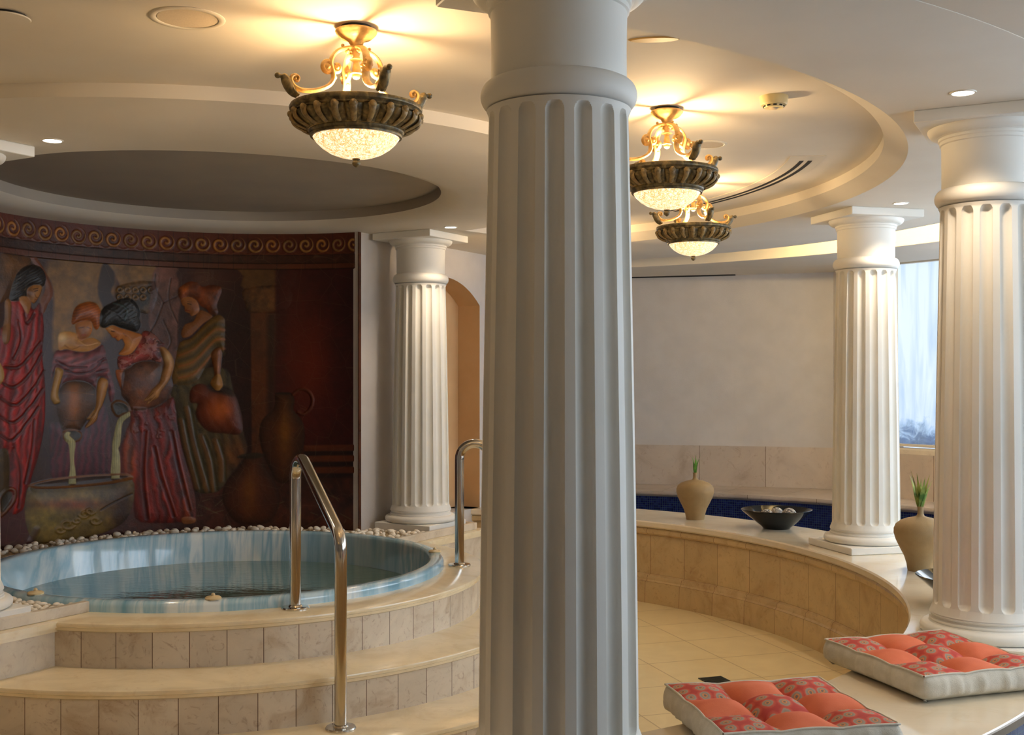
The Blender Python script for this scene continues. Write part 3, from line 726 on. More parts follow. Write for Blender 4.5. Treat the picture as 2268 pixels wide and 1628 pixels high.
# cove light strip hidden behind the lip of the trough
mb = MB(); mb.rev([(T1r+.008, Z(1.021)), (T1r+.008, Z(1.046)), (T1r+.03, Z(1.046)), (T1r+.03, Z(1.021))], R(2), R(41), 60, T1)
tag(mb.build('cove_light_strip', MT['cove'], ang=0), 'warm light strip hidden in the ceiling cove on the right', 'light strip')
mb = MB(); mb.rev([(T1r, Z(zS)+.001), (T1r, Z(1.02)), (T1r+.035, Z(1.02)), (T1r+.035, Z(zS)+.001)], R(-10), R(70), 90, T1); tag(mb.build('trim_4', MT['ceil']), kind='structure')

# ------------------------------------------------------------------ handrails
def rail(label, ang_deg, r_in, lat=0.0):
    c, s_ = math.cos(R(ang_deg)), math.sin(R(ang_deg))
    t = thing('handrail', label, 'handrail', (J0[0], J0[1], 0), R(ang_deg), 'polished steel handrails on the tub steps')
    zi, zo, zt, zk = Z(-1.03), Z(-1.42), Z(-.345), Z(-.64)
    r0, r1 = r_in, 1.865
    pts = [(r0, 0, zi)]; pts += [(r0, 0, z) for z in np.linspace(zi+.05, zt-.10, 8)]
    # bend over the top, then slope down to the knee
    k = Vector((r1, zk)); rb = .085
    sl = math.atan2(zt-zk, r1-r0)*1.0
    cx_, cz_ = r0+rb, zt-.09
    for i in range(1, 11):
        a = PI-(PI/2+sl*.92)*i/10; pts.append((cx_+rb*math.cos(a), 0, cz_+rb*math.sin(a)))
    last = pts[-1]; dirv = Vector((r1-last[0], zk-last[2])); L = dirv.length; dirv.normalize()
    for f in (.25, .5, .75, .88): pts.append((last[0]+dirv.x*L*f, 0, last[2]+dirv.y*L*f))
    # knee
    a = Vector((r1-dirv.x*.05, zk-dirv.y*.05)); b_ = Vector((r1, zk-.055))
    for f in np.linspace(0, 1, 6):
        q = a*(1-f)**2+Vector((r1, zk))*2*f*(1-f)+b_*f*f; pts.append((q.x, 0, q.y))
    pts += [(r1, 0, z) for z in np.linspace(zk-.1, zo, 8)]
    mb = MB(); mb.tube(pts, .0255, 20, up=(0, 1, 0)); mb.build('rail_tube', MT['chrome'], t, 60)
    for rr_, zz in ((r0, zi), (r1, zo)):
        mb = MB(); mb.lathe([(.001, 0), (.062, 0), (.063, .005), (.060, .010), (.034, .012), (.030, .018), (.0265, .019)], 40, (rr_, 0, zz)); mb.build('floor_flange', MT['chrome'], t, 40)
rail('steel handrail with a bent sloping tube in front of the tub', -60.9, 1.29)
rail('steel handrail arching behind the central column, right of the tub', 3.2, 1.315)

# ------------------------------------------------------------------ vases, plants, bowls
def make_vase(label, x, y):
    t = thing('vase', label, 'vase', (x, y, Z(-1.0)), 0, 'round sand coloured vases on the bench')
    pr = [(.001, .004), (.060, .004), (.064, .0), (.066, .008), (.070, .035), (.082, .075), (.105, .120), (.124, .160), (.1345, .195), (.134, .220), (.124, .243), (.100, .262), (.066, .275), (.034, .282), (.020, .288), (.0155, .300), (.0150, .325), (.0165, .336), (.0125, .337), (.012, .300)]
    mb = MB(); mb.lathe(pr, 56); mb.build('vase_body', MT['vase'], t, 60); return t
def blade(mb, base, tip, w, bend, m=0, seg=8):
    b, e = Vector(base), Vector(tip); d = e-b; side = Vector((d.y, -d.x, 0))
    side = side.normalized() if side.length > 1e-4 else Vector((1, 0, 0))
    nrm = side.cross(d).normalized(); vs = []; fs = []
    for i in range(seg+1):
        u = i/seg; c = b+d*u+nrm*(bend*math.sin(PI*u)); ww = w*(.45+.55*math.sin(PI*min(1, u*1.15+.1)))*(1-u**3)+.0004
        vs += [c-side*ww, c+nrm*ww*.35, c+side*ww, c-nrm*ww*.12]
    for i in range(seg):
        for k in range(4): fs.append((i*4+k, i*4+(k+1) % 4, i*4+4+(k+1) % 4, i*4+4+k))
    fs += [(3, 2, 1, 0), tuple(seg*4+k for k in range(4))]
    mb.add(vs, fs, m=m)
def sprig(label, x, y, h, blades, m, spread):
    t = thing('leaf_sprig', label, 'plant', (x, y, Z(-1.0)+.31))
    for k in range(blades):
        a = 2*PI*k/blades+.5; s = spread*(.4+.6*random.random()); mb = MB()
        hh = h*(.7+.3*random.random())
        blade(mb, (.003*math.cos(a), .003*math.sin(a), 0), (s*math.cos(a), s*math.sin(a), hh), .0095+.005*(m is MT['leafd']), .006)
        mb.build('leaf', m, t, 60)
vA = (1.32, 8.27); vB = (2.15, 6.04)
make_vase('round sand coloured vase on the bench left of the black bowl', *vA)
make_vase('round sand coloured vase on the bench between the two right columns', *vB)
sprig('short bright green sprig standing in the vase left of the bowl', vA[0], vA[1], .165, 9, MT['leaf'], .055)
sprig('taller yellow green striped leaves in the vase between the right columns', vB[0], vB[1], .235, 9, MT['leafd'], .095)
def make_bowl(label, x, y, rz, s=1.0):
    t = thing('bowl', label, 'bowl', (x, y, Z(-1.0)), rz, 'black glazed bowls on the bench')
    prof = [(.0, .012), (.075, .012), (.085, .022), (.135, .062), (.185, .098), (.224, .126), (.233, .131), (.236, .128), (.228, .118), (.19, .086), (.14, .046), (.095, .010), (.088, 0), (.0, 0)]
    n = 96; vs = []; K_ = len(prof)
    for i in range(n):
        a = 2*PI*i/n; sq = 1+.022*math.cos(4*a)
        for j, (r_, z) in enumerate(prof):
            w = max(0, (r_-.1)/.136); q = 1+(sq-1)*w
            vs.append((s*r_*q*math.cos(a), s*r_*q*math.sin(a), s*z))
    mb = MB(); mb.add(vs, [(i*K_+q, ((i+1) % n)*K_+q, ((i+1) % n)*K_+q+1, i*K_+q+1) for i in range(n) for q in range(K_-1)])
    mb.build('bowl_shell', MT['bowlm'], t, 50)
make_bowl('black glazed bowl holding silver wicker balls, between vase and column', 1.79, 7.76, R(8))
make_bowl('black glazed bowl mostly hidden behind the right-edge column', 2.045, 5.10, R(-30))
def wicker(label, x, y, z, r):
    t = thing('wicker_ball', label, 'decorative ball', (x, y, Z(z)), 0, 'silver wicker balls in the black bowl')
    mb = MB()
    for k in range(16):
        u = Vector((random.gauss(0, 1), random.gauss(0, 1), random.gauss(0, 1))).normalized(); v = u.orthogonal().normalized(); w = u.cross(v)
        mb.tube([(v*math.cos(a)+w*math.sin(a))*(r*(1-.02*(k % 3))) for a in np.linspace(0, 2*PI, 25)], .0032, 6, caps=False)
    mb.build('wicker', MT['wicker'], t, 60); mb = MB(); mb.ball((0, 0, 0), r*.88, 14); mb.build('core', MT['wicker'], t, 60)
wicker('silver wicker ball on the right in the black bowl', 1.865, 7.72, -1.0+.092, .048)
wicker('silver wicker ball at the left rear in the black bowl', 1.73, 7.80, -1.0+.076, .046)
wicker('silver wicker ball in the middle of the black bowl, behind the right one', 1.81, 7.84, -1.0+.086, .045)

# ------------------------------------------------------------------ cushions
def make_cushion(label, x, y, rz, sx, sy, flip=0):
    t = thing('floor_cushion', label, 'cushion', (x, y, Z(-1.0)), rz)
    H = .088; n = 48
    def sq(u, v):     # rounded square, u,v in -1..1 ; slightly pinched sides
        px_ = u*(1-.035*(1-v*v)*abs(u)**3); py_ = v*(1-.035*(1-u*u)*abs(v)**3)
        return px_*sx/2, py_*sy/2
    def top(u, v):
        e = max(abs(u), abs(v)); edge = math.sqrt(max(0, 1-min(1, e)**6))
        fu, fv = (u+1)*1.5, (v+1)*1.5
        tuft = abs(math.sin(PI*fu))**.55*abs(math.sin(PI*fv))**.55 if True else 0
        # border half-cells keep their height at the outer edge
        au = 1.0 if (fu < .5 or fu > 2.5) else abs(math.sin(PI*fu))
        av = 1.0 if (fv < .5 or fv > 2.5) else abs(math.sin(PI*fv))
        ku = 1-.75*max(0, (abs(v)-.55)/.45)**1.5; kv = 1-.75*max(0, (abs(u)-.55)/.45)**1.5
        au = 1-(1-au)*ku; av = 1-(1-av)*kv
        g = (au**.6)*(av**.6); dip = (1-au)**2.2+(1-av)**2.2; cr = (1-au)**3*(1-av)**3
        dome = .012*(1-max(abs(u), abs(v))**2)
        return H*.80+dome+.026*g-.012*dip-.030*cr-.014*(1-edge)
    # nine patches
    for ci in range(3):
        for cj in range(3):
            k = 18; vs = []; fs = []
            for i in range(k+1):
                for j in range(k+1):
                    u = -1+2*(ci+i/k)/3; v = -1+2*(cj+j/k)/3; X_, Y_ = sq(u*.985, v*.985)
                    vs.append((X_, Y_, top(u*.985, v*.985)))
            for i in range(k):
                for j in range(k): a = i*(k+1)+j; fs.append((a, a+k+1, a+k+2, a+1))
            mb = MB(); mb.add(vs, fs)
            pat = (ci+cj+flip) % 2 == 0
            o = mb.build('patch', MT['print'] if pat else MT['orange'], t, 70)
            o['label'] = 'printed medallion patch' if pat else 'plain orange patch'
    # linen side wall and underside
    m = 46; per = []
    for s_ in range(4):
        for i in range(m):
            w = -1+2*i/m; per.append([(w, -1), (1, w), (-w, 1), (-1, -w)][s_])
    vs = []; K_ = 9; rg = random.Random(3 if flip else 5)
    ph = [rg.random()*6 for _ in range(6)]
    for i, (u, v) in enumerate(per):
        zt = top(u*.985, v*.985); X0, Y0 = sq(u*.985, v*.985); sI = i/len(per)*2*PI
        wr = .0028*math.sin(23*sI+ph[0])+.0022*math.sin(41*sI+ph[1])+.0018*math.sin(67*sI+ph[2])
        cor = 1-.02*(abs(u)*abs(v))**8
        for j in range(K_):
            f = j/(K_-1); bul = .016*math.sin(PI*f)**.8+wr*math.sin(PI*f); z = zt*(1-f)+.004*f
            l = math.hypot(X0, Y0); ux, uy = (u if abs(u) >= .985 else 0), (v if abs(v) >= .985 else 0); nn = math.hypot(ux, uy) or 1
            ins = -.022*max(0, f-.75)/.25
            vs.append(((X0+ux/nn*(bul+ins))*cor, (Y0+uy/nn*(bul+ins))*cor, z))
    Np = len(per); fs = [(i*K_+q, i*K_+q+1, ((i+1) % Np)*K_+q+1, ((i+1) % Np)*K_+q) for i in range(Np) for q in range(K_-1)]
    fs.append(tuple(i*K_+K_-1 for i in range(Np))[::-1])
    mb = MB(); mb.add(vs, fs); mb.build('linen_side', MT['linen'], t, 70)
    mb = MB(); mb.tube([(*sq(u*.985, v*.985), top(u*.985, v*.985)+.001) for u, v in per]+[(*sq(per[0][0]*.985, per[0][1]*.985), top(-.985, -.985)+.001)], .0035, 6, caps=False); mb.build('piping', MT['linen'], t, 70)
    for u in (-1/3, 1/3):
        for v in (-1/3, 1/3):
            X_, Y_ = sq(u, v); mb = MB(); mb.ball((X_, Y_, top(u, v)+.001), .008, 10, sq=(1, 1, .45)); mb.build('tuft_button', MT['orange'], t, 60)
make_cushion('square tufted cushion with linen sides, against the right-edge column base', 1.42, 3.865, R(18), .50, .545, 0)
make_cushion('square tufted orange cushion at the bottom edge, nearest the camera', .745, 3.245, R(10), .50, .50, 0)

# floor drain
x, y = loc(1585, 1507, -1.578)
t = thing('floor_drain', 'small dark square drain grate in the tiled floor', 'drain', (x, y, 0), R(18))
mb = MB(); mb.box((0, 0, .002), (.135, .135, .004)); mb.build('grate', MT['drain'], t, 0)
mb = MB()
for k in range(7): mb.box((0, -.054+.018*k, .0045), (.12, .004, .002))
mb.build('grate_bar', MT['black'], t, 0)

# ------------------------------------------------------------------ glazed tile mural on the drum wall
def glazed():
    m, nt, b = mat('glazed_relief_tile', (90, 50, 30), .5)
    at = N(nt, 'ShaderNodeAttribute', attribute_name='Col'); v = coord(nt, 'Object')
    vo = N(nt, 'ShaderNodeTexVoronoi', feature='DISTANCE_TO_EDGE'); vo.inputs['Scale'].default_value = 5.5; nt.links.new(v, vo.inputs['Vector'])
    ln = ramp(nt, vo.outputs['Distance'], [(0, (255, 255, 255)), (.012, (0, 0, 0))])
    sc = N(nt, 'ShaderNodeMath', operation='MULTIPLY'); nt.links.new(ln, sc.inputs[0]); sc.inputs[1].default_value = .09
    c = mixc(nt, sc.outputs[0], at.outputs['Color'], srgb(150, 124, 84))
    nt.links.new(c, b.inputs['Base Color']); b.inputs['Specular IOR Level'].default_value = .35; b.inputs['Coat Weight'].default_value = .12; b.inputs['Coat Roughness'].default_value = .2
    bump(nt, b, noise(nt, v, 38, 4, .5), .35, .006); return m
MT['mural'] = glazed()
MR = 1.515
PA0, PA1 = R(67.6), R(163)
GW, GH = 760, 620
zt_, zb_ = zS, -1.035
ph = np.linspace(PA0, PA1, GW)[None, :].repeat(GH, 0); zz = np.linspace(zt_, zb_, GH)[:, None].repeat(GW, 1)
wx = J0[0]+MR*np.cos(ph); wy = J0[1]+MR*np.sin(ph)
PX = CXP+F_PX*wx/wy; PY = HOR-F_PX*zz/wy       # drawing coordinates on the wall
C_ = np.zeros((GH, GW, 3)); H_ = np.zeros((GH, GW)); L_ = np.zeros((GH, GW), int)
def vnoise(x, y, seed=0):
    r = np.random.default_rng(seed).random((64, 64)); xi = np.floor(x).astype(int); yi = np.floor(y).astype(int); fx = x-xi; fy = y-yi
    fx = fx*fx*(3-2*fx); fy = fy*fy*(3-2*fy); g = lambda a, b: r[b % 64, a % 64]
    return (g(xi, yi)*(1-fx)+g(xi+1, yi)*fx)*(1-fy)+(g(xi, yi+1)*(1-fx)+g(xi+1, yi+1)*fx)*fy
def fbm(s, seed=0, X=None, Y=None):
    X = PX if X is None else X; Y = PY if Y is None else Y
    return sum(vnoise(X/s*2**k+k*7, Y/s*2**k+k*3, seed+k)*.5**k for k in range(4))/1.875
NB = fbm(60, 3); NS = fbm(14, 9)
def fr(ox, oy, s, pts): return [(ox+x/s, oy+y/s) for x, y in pts]
fM = lambda *p: fr(0, 440, 2.035, p)
fA = lambda *p: fr(0, 520, 4.52, p)
fB = lambda *p: fr(90, 640, 4.787, p)
fC = lambda *p: fr(360, 560, 4.787, p)
fD = lambda *p: fr(0, 860, 4.7875, p)
fE = lambda *p: fr(320, 820, 4.523, p)
def smoothpoly(P, k=3, closed=True):
    out = []; n = len(P)
    for i in range(n if closed else n-1):
        p = [P[(i+j) % n] if closed else P[min(max(i+j, 0), n-1)] for j in (-1, 0, 1, 2)]
        for j in range(k):
            u = j/k; out.append(tuple(.5*(2*b+(c-a)*u+(2*a-5*b+4*c-d)*u*u+(3*b-a-3*c+d)*u**3) for a, b, c, d in zip(*p)))
    return out if closed else out+[P[-1]]
def bbox(P, m):
    xs = [p[0] for p in P]; ys = [p[1] for p in P]
    return (PX > min(xs)-m) & (PX < max(xs)+m) & (PY > min(ys)-m) & (PY < max(ys)+m)
def dline(x, y, P):
    d = np.full(x.shape, 1e9)
    for a, b in zip(P, P[1:]):
        dx, dy = b[0]-a[0], b[1]-a[1]; l = dx*dx+dy*dy+1e-9; t = np.clip(((x-a[0])*dx+(y-a[1])*dy)/l, 0, 1)
        d = np.minimum(d, (x-a[0]-t*dx)**2+(y-a[1]-t*dy)**2)
    return np.sqrt(d)
def inside(x, y, P):
    c = np.zeros(x.shape, bool)
    for a, b in zip(P, P[1:]+P[:1]):
        k = ((a[1] > y) != (b[1] > y)); c ^= k & (x < (b[0]-a[0])*(y-a[1])/(b[1]-a[1]+1e-12)+a[0])
    return c
def paint(P, col, feather=3, h=0, soft=14, lab=None, fold=None, nz=.12, grad=None, sm=True, rim=.0):
    P = list(P)
    if sm: P = smoothpoly(P)
    B = bbox(P, feather+2); x, y = PX[B], PY[B]
    if not len(x): return
    d = dline(x, y, P+P[:1]); ins = inside(x, y, P); sd = np.where(ins, -d, d)
    a = np.clip(.5-sd/feather, 0, 1)[:, None]; c = np.array(col, float)[None, :].repeat(len(x), 0)
    if grad is not None:       # (x, y, rx, ry, colour)
        for gx, gy, rx, ry, gc in grad:
            w = np.exp(-((x-gx)/rx)**2-((y-gy)/ry)**2)[:, None]; c = c*(1-w)+np.array(gc, float)*w
    f = np.zeros(len(x))
    if fold is not None:
        for ang, per, amp in fold:
            u = x*math.cos(R(ang))+y*math.sin(R(ang)); f += amp*np.sin(2*PI*(u/per+1.6*NB[B]+.35*NS[B]))
    c = c*(1+f[:, None]+nz*2*(NS[B][:, None]-.5)+nz*2*(NB[B][:, None]-.5))
    if rim: c = c*(1-rim*np.exp(-np.maximum(0, -sd)/(soft*.5))[:, None])
    C_[B] = C_[B]*(1-a)+np.maximum(c, 0)*a
    H_[B] += (h*(1-np.exp(-np.maximum(0, -sd)/soft))+ (h*.25*f if h else 0)*np.clip(-sd/soft, 0, 1))*(ins)
    if lab is not None:
        t = L_[B]; t[sd < 0] = lab; L_[B] = t
def stroke(P, w, col, al=1, h=0, sm=True, lab=None):
    P = list(P)
    if sm: P = smoothpoly(P, 4, False)
    B = bbox(P, w*2+2); x, y = PX[B], PY[B]
    if not len(x): return
    d = dline(x, y, P); a = (al*np.clip(1-d/w, 0, 1)**.7)[:, None]
    C_[B] = C_[B]*(1-a)+np.array(col, float)*a; H_[B] += h*np.clip(1-(d/w)**2, 0, 1)
    if lab is not None:
        t = L_[B]; t[d < w*.8] = lab; L_[B] = t
def glow(cx, cy, rx, ry, col, al=.8):
    w = (al*np.exp(-((PX-cx)/rx)**2-((PY-cy)/ry)**2))[..., None]
    C_[:] = C_*(1-w)+np.array(col, float)*w
# background
C_[:] = np.array((44, 22, 13))*(1+.5*(NB[..., None]-.5))
paint(fM((215, 285), (500, 275), (500, 560), (470, 640), (330, 700), (200, 640)), (100, 76, 38), 14, nz=.25, lab=0)
for a, b in (((290, 420), (40, 60)), ((400, 330), (50, 40))): glow(a[0]/2.035, 440+a[1]/2.035, b[0]/2.035, b[1]/2.035, (112, 88, 48), .5)
paint(fM((195, 380), (240, 420), (235, 700), (245, 1280), (200, 1300), (180, 800)), (44, 25, 30), 8)
paint(fM((470, 280), (505, 300), (518, 370), (500, 420), (520, 470), (500, 560), (460, 480), (440, 400)), (36, 20, 14), 5)
paint(fM((488, 282), (640, 285), (700, 300), (700, 380), (560, 410), (535, 380), (515, 330)), (94, 74, 46), 4, .006, 6, 1, nz=.3)
paint(fM((530, 395), (700, 375), (700, 470), (660, 520), (540, 470)), (74, 56, 34), 4, .010, 5, 1, nz=.7)
for k in range(9):
    cx, cy = 265+9*(k % 5)*1.9, 642+16*(k//5); stroke([(cx+7*math.cos(a)*(1-.06*a), cy+7*math.sin(a)*(1-.06*a)) for a in np.linspace(0, 8, 14)], 2.2, (122, 98, 66), .7, .006, lab=1)
paint(fM((690, 330), (760, 300), (815, 330), (800, 420), (830, 520), (815, 720), (790, 900), (740, 860), (700, 640), (670, 560)), (84, 58, 62), 6, .002, nz=.3, lab=0)
for p in (((735, 470), (700, 560), (670, 610)), ((735, 470), (700, 400), (700, 340)), ((735, 470), (800, 440)), ((735, 550), (770, 640), (740, 700)), ((770, 360), (760, 460), (800, 560))): stroke(fM(*p), 2.2, (44, 24, 24), .9, -.002)
paint(fM((808, 310), (1060, 308), (1090, 350), (1095, 430), (1120, 510), (1128, 620), (1130, 1160), (1000, 1180), (840, 1100), (800, 620), (820, 430)), (34, 12, 9), 5, nz=.2)
glow(930/2.035, 440+360/2.035, 60, 30, (66, 26, 12), .7)
paint(fM((1082, 308), (1310, 300), (1310, 400), (1100, 405), (1098, 350)), (74, 52, 26), 5, .004, 5, 2, nz=.2)
paint(fM((1105, 405), (1300, 400), (1290, 505), (1130, 512), (1105, 470)), (62, 42, 24), 4, .008, 5, 2, nz=.6)
paint(fM((1130, 515), (1245, 512), (1240, 700), (1235, 1000), (1220, 1160), (1135, 1160)), (72, 40, 20), 4, .006, 18, 2, nz=.15, sm=False)
paint(fM((1205, 515), (1245, 512), (1240, 1000), (1225, 1160), (1205, 1160)), (38, 20, 11), 12, 0, lab=2, sm=False)
paint(fM((1244, 300), (1612, 300), (1612, 1115), (1380, 1115), (1300, 1100), (1240, 900)), (44, 12, 11), 8, nz=.2, sm=False)
glow(1390/2.035, 440+760/2.035, 52, 120, (98, 34, 13), .85); glow(1330/2.035, 440+620/2.035, 30, 130, (72, 26, 14), .6); glow(1400/2.035, 440+980/2.035, 60, 40, (60, 14, 14), .5)
for i, y_ in enumerate((1112, 1160, 1212)):
    paint(fM((1370, y_), (1600, y_-4), (1600, y_+26), (1370, y_+28)), (74, 36, 17), 4, .006, 5, 0, sm=False)
    paint(fM((1370, y_+28), (1600, y_+26), (1600, y_+48), (1370, y_+48)), (30, 13, 9), 4, 0, sm=False)
paint(fM((0, 1380), (500, 1330), (900, 1310), (1600, 1255), (1620, 1560), (0, 1700)), (54, 27, 20), 10, nz=.35, sm=False)
rs = random.Random(4)
for k in range(26):
    x_ = rs.uniform(880, 1600); y_ = rs.uniform(1340, 1480); stroke(fM((x_, y_), (x_+rs.uniform(-60, 60), y_+rs.uniform(-36, 36))), 1.6, (78, 80, 74), .6, sm=False)
paint(fM((0, 1400), (130, 1385), (140, 1500), (0, 1560)), (58, 26, 30), 8)
# woman 1, red robe, basket on the head
W1 = 3
paint(fM((120, 222), (150, 245), (205, 330), (240, 420), (215, 480), (192, 522), (180, 470), (205, 400), (185, 330), (135, 270)), (88, 48, 24), 4, .010, 8, W1)
paint(fM((45, 455), (100, 445), (150, 500), (178, 470), (192, 520), (198, 600), (190, 700), (202, 820), (202, 1000), (175, 1150), (145, 1250), (122, 1330), (100, 1405), (40, 1412), (42, 1250), (28, 1140), (-12, 1100), (-12, 640), (30, 560)), (116, 15, 4), 3, .020, 16, W1, fold=[(8, 17, .20), (0, 31, .12)], rim=.35)
for p in (((10, 830), (60, 850), (130, 790), (185, 700)), ((5, 900), (70, 930), (150, 850), (195, 780)), ((0, 980), (60, 1010), (140, 930), (190, 860)), ((0, 1060), (50, 1090), (120, 1010), (170, 940)), ((20, 760), (80, 760), (140, 700), (180, 650)), ((60, 1130), (90, 1240), (80, 1390)), ((150, 1000), (140, 1140), (110, 1280)), ((105, 520), (120, 560), (150, 520)), ((80, 560), (90, 640), (60, 720))):
    stroke(fM(*p), 5, (44, 8, 7), .75, -.006); stroke([(x-3, y-5) for x, y in fM(*p)], 3.2, (122, 34, 22), .5, .004)
paint(fM((-12, 225), (60, 222), (115, 232), (140, 290), (105, 370), (60, 430), (20, 462), (-12, 455)), (70, 46, 20), 3, .026, 20, W1, nz=.3, rim=.3, grad=[(20, 590, 22, 26, (92, 64, 26))])
paint(fM((70, 340), (125, 300), (180, 308), (205, 350), (200, 388), (185, 396), (150, 390), (125, 412), (118, 450), (70, 462), (40, 448)), (24, 18, 15), 3, .028, 10, W1, fold=[(60, 6, .25)])
paint(fM((122, 405), (150, 390), (185, 392), (184, 420), (166, 455), (150, 472), (130, 452), (118, 428)), (132, 98, 66), 2.5, .030, 7, W1, grad=[(62, 648, 8, 12, (92, 62, 40))])
stroke(fM((150, 418), (164, 414)), 1.6, (50, 30, 22)); stroke(fM((150, 432), (158, 444), (168, 446)), 1.4, (86, 54, 36)); stroke(fM((152, 456), (164, 456)), 1.4, (104, 44, 34)); stroke(fM((146, 408), (166, 404)), 1.2, (44, 28, 20))
paint(fM((80, 447), (122, 440), (140, 468), (134, 498), (119, 522), (100, 492)), (128, 92, 58), 3, .014, 8, W1)
paint(fM((22, 460), (48, 462), (46, 560), (38, 640), (15, 656), (5, 612), (20, 540)), (118, 84, 52), 3, .016, 7, W1, rim=.25)
paint(fM((-12, 735), (10, 765), (14, 812), (-12, 838)), (140, 118, 82), 3, .010, 6, W1)
# woman 2, purple dress
W2 = 4
paint(fD((520, 420), (600, 360), (700, 420), (880, 420), (1060, 160), (1150, 300), (1180, 905), (880, 930), (560, 962), (530, 700)), (66, 20, 38), 4, .012, 16, W2, fold=[(6, 15, .18)], rim=.3)
paint(fB((150, 670), (200, 648), (280, 638), (380, 664), (480, 668), (560, 640), (650, 590), (685, 650), (705, 740), (745, 900), (790, 1100), (740, 1200), (690, 960), (640, 930), (600, 940), (590, 1060), (540, 1010), (450, 970), (330, 968), (240, 1000), (210, 1060), (230, 870), (160, 840), (110, 960), (120, 790)), (94, 46, 62), 3, .020, 12, W2, fold=[(70, 15, .14), (20, 24, .10)], rim=.3, grad=[(150, 790, 40, 16, (116, 62, 76))])
for p in (((250, 860), (400, 900), (560, 860), (660, 740)), ((160, 760), (300, 830), (480, 830)), ((590, 880), (700, 860)), ((600, 770), (690, 740))): stroke(fB(*p), 3, (46, 16, 28), .7, -.004)
paint(fB((190, 490), (230, 460), (310, 455), (390, 480), (400, 532), (520, 522), (580, 530), (640, 580), (560, 640), (480, 665), (380, 660), (280, 636), (200, 650), (183, 580)), (158, 122, 86), 3, .022, 8, W2, grad=[(136, 748, 12, 12, (196, 180, 160)), (190, 762, 30, 10, (132, 96, 62))])
stroke(fB((250, 600), (330, 640), (420, 600)), 2, (116, 80, 52), .7); stroke(fB((400, 550), (480, 600), (600, 570)), 2, (184, 156, 122), .6, .002)
paint(fB((370, 370), (440, 338), (530, 345), (548, 420), (522, 490), (470, 530), (420, 545), (388, 500), (372, 430)), (150, 106, 80), 2.5, .030, 8, W2, grad=[(185, 745, 12, 14, (126, 84, 62))])
stroke(fB((395, 415), (440, 408)), 1.6, (74, 44, 34)); stroke(fB((480, 405), (520, 418)), 1.6, (74, 44, 34)); stroke(fB((450, 400), (448, 450), (470, 462)), 1.5, (116, 74, 54)); stroke(fB((430, 488), (470, 488)), 1.8, (130, 58, 50))
paint(fB((328, 335), (355, 220), (420, 160), (530, 138), (600, 170), (645, 260), (635, 360), (600, 432), (560, 402), (530, 345), (440, 342), (362, 372), (332, 370)), (120, 66, 26), 3, .034, 9, W2, nz=.25, fold=[(75, 6, .08)])
paint(fB((250, 1002), (330, 980), (450, 985), (540, 1020), (588, 1100), (580, 1250), (530, 1350), (450, 1440), (420, 1500), (240, 1500), (200, 1400), (165, 1250), (185, 1100)), (74, 46, 16), 3, .034, 22, 5, grad=[(162, 885, 15, 44, (142, 86, 20))], rim=.4)
stroke(fB((230, 1110), (380, 1100), (560, 1120)), 1.5, (100, 70, 30), .7); stroke(fB((190, 1360), (330, 1400), (480, 1370)), 1.5, (54, 32, 12), .7)
paint(fD((655, 470), (700, 436), (790, 432), (862, 470), (865, 520), (820, 565), (740, 570), (672, 545)), (84, 52, 24), 3, .012, 5, 5)
paint(fD((675, 480), (720, 455), (800, 455), (848, 485), (845, 520), (800, 550), (735, 550), (690, 530)), (38, 30, 16), 3, -.010, 5, 5)
paint(fB((160, 832), (240, 860), (222, 950), (192, 1060), (190, 1150), (202, 1200), (150, 1222), (112, 1180), (105, 1120), (128, 1000), (150, 900)), (146, 118, 78), 2.5, .024, 6, W2, rim=.25)
paint(fB((640, 940), (712, 972), (702, 1080), (655, 1230), (615, 1300), (590, 1390), (530, 1442), (478, 1476), (476, 1455), (520, 1390), (490, 1385), (495, 1362), (545, 1300), (580, 1250), (592, 1100), (602, 1000)), (146, 110, 70), 2.5, .026, 6, W2, rim=.25)
for p in (((560, 1320), (520, 1375)), ((575, 1350), (530, 1430)), ((588, 1370), (550, 1425))): stroke(fB(*p), 1.2, (92, 62, 36), .8)
# woman 4, striped wrap
W4 = 6
paint(fE((270, 170), (560, -10), (820, -10), (890, 200), (985, 600), (1030, 820), (900, 1000), (765, 1192), (640, 1232), (520, 1215), (480, 1100), (400, 870), (350, 700), (320, 400)), (64, 58, 42), 4, .018, 18, W4, fold=[(-14, 22, .16)], rim=.3, grad=[(530, 1010, 40, 50, (92, 56, 28))])
for p in (((420, 380), (480, 700), (560, 1000), (620, 1200)), ((560, 660), (640, 900), (680, 1200)), ((700, 700), (760, 900), (765, 1100)), ((360, 500), (420, 800), (520, 1180))): stroke(fE(*p), 7, (106, 68, 32), .65, .004); stroke([(x+9, y) for x, y in fE(*p)], 4, (50, 54, 46), .6, -.004)
paint(fC((165, 400), (205, 350), (290, 305), (370, 318), (420, 360), (520, 342), (605, 358), (628, 400), (605, 470), (575, 560), (590, 620), (570, 662), (500, 645), (470, 600), (400, 560), (360, 500), (280, 462), (188, 492)), (92, 46, 20), 3, .022, 8, W4, nz=.45, grad=[(410, 640, 12, 10, (138, 76, 28))])
paint(fC((198, 490), (280, 463), (360, 505), (392, 590), (372, 642), (312, 672), (285, 642), (240, 622), (232, 570), (208, 550)), (130, 88, 58), 2.5, .026, 7, W4, grad=[(428, 682, 10, 12, (98, 62, 42))])
stroke(fC((265, 540), (300, 548)), 1.6, (52, 32, 22)); stroke(fC((245, 608), (285, 618)), 1.6, (110, 44, 34)); stroke(fC((262, 520), (305, 522)), 1.1, (70, 42, 26))
paint(fC((370, 640), (420, 608), (522, 660), (522, 690), (430, 752), (350, 832), (292, 882), (220, 902), (198, 850), (240, 760), (330, 722)), (108, 70, 42), 3, .020, 8, W4)
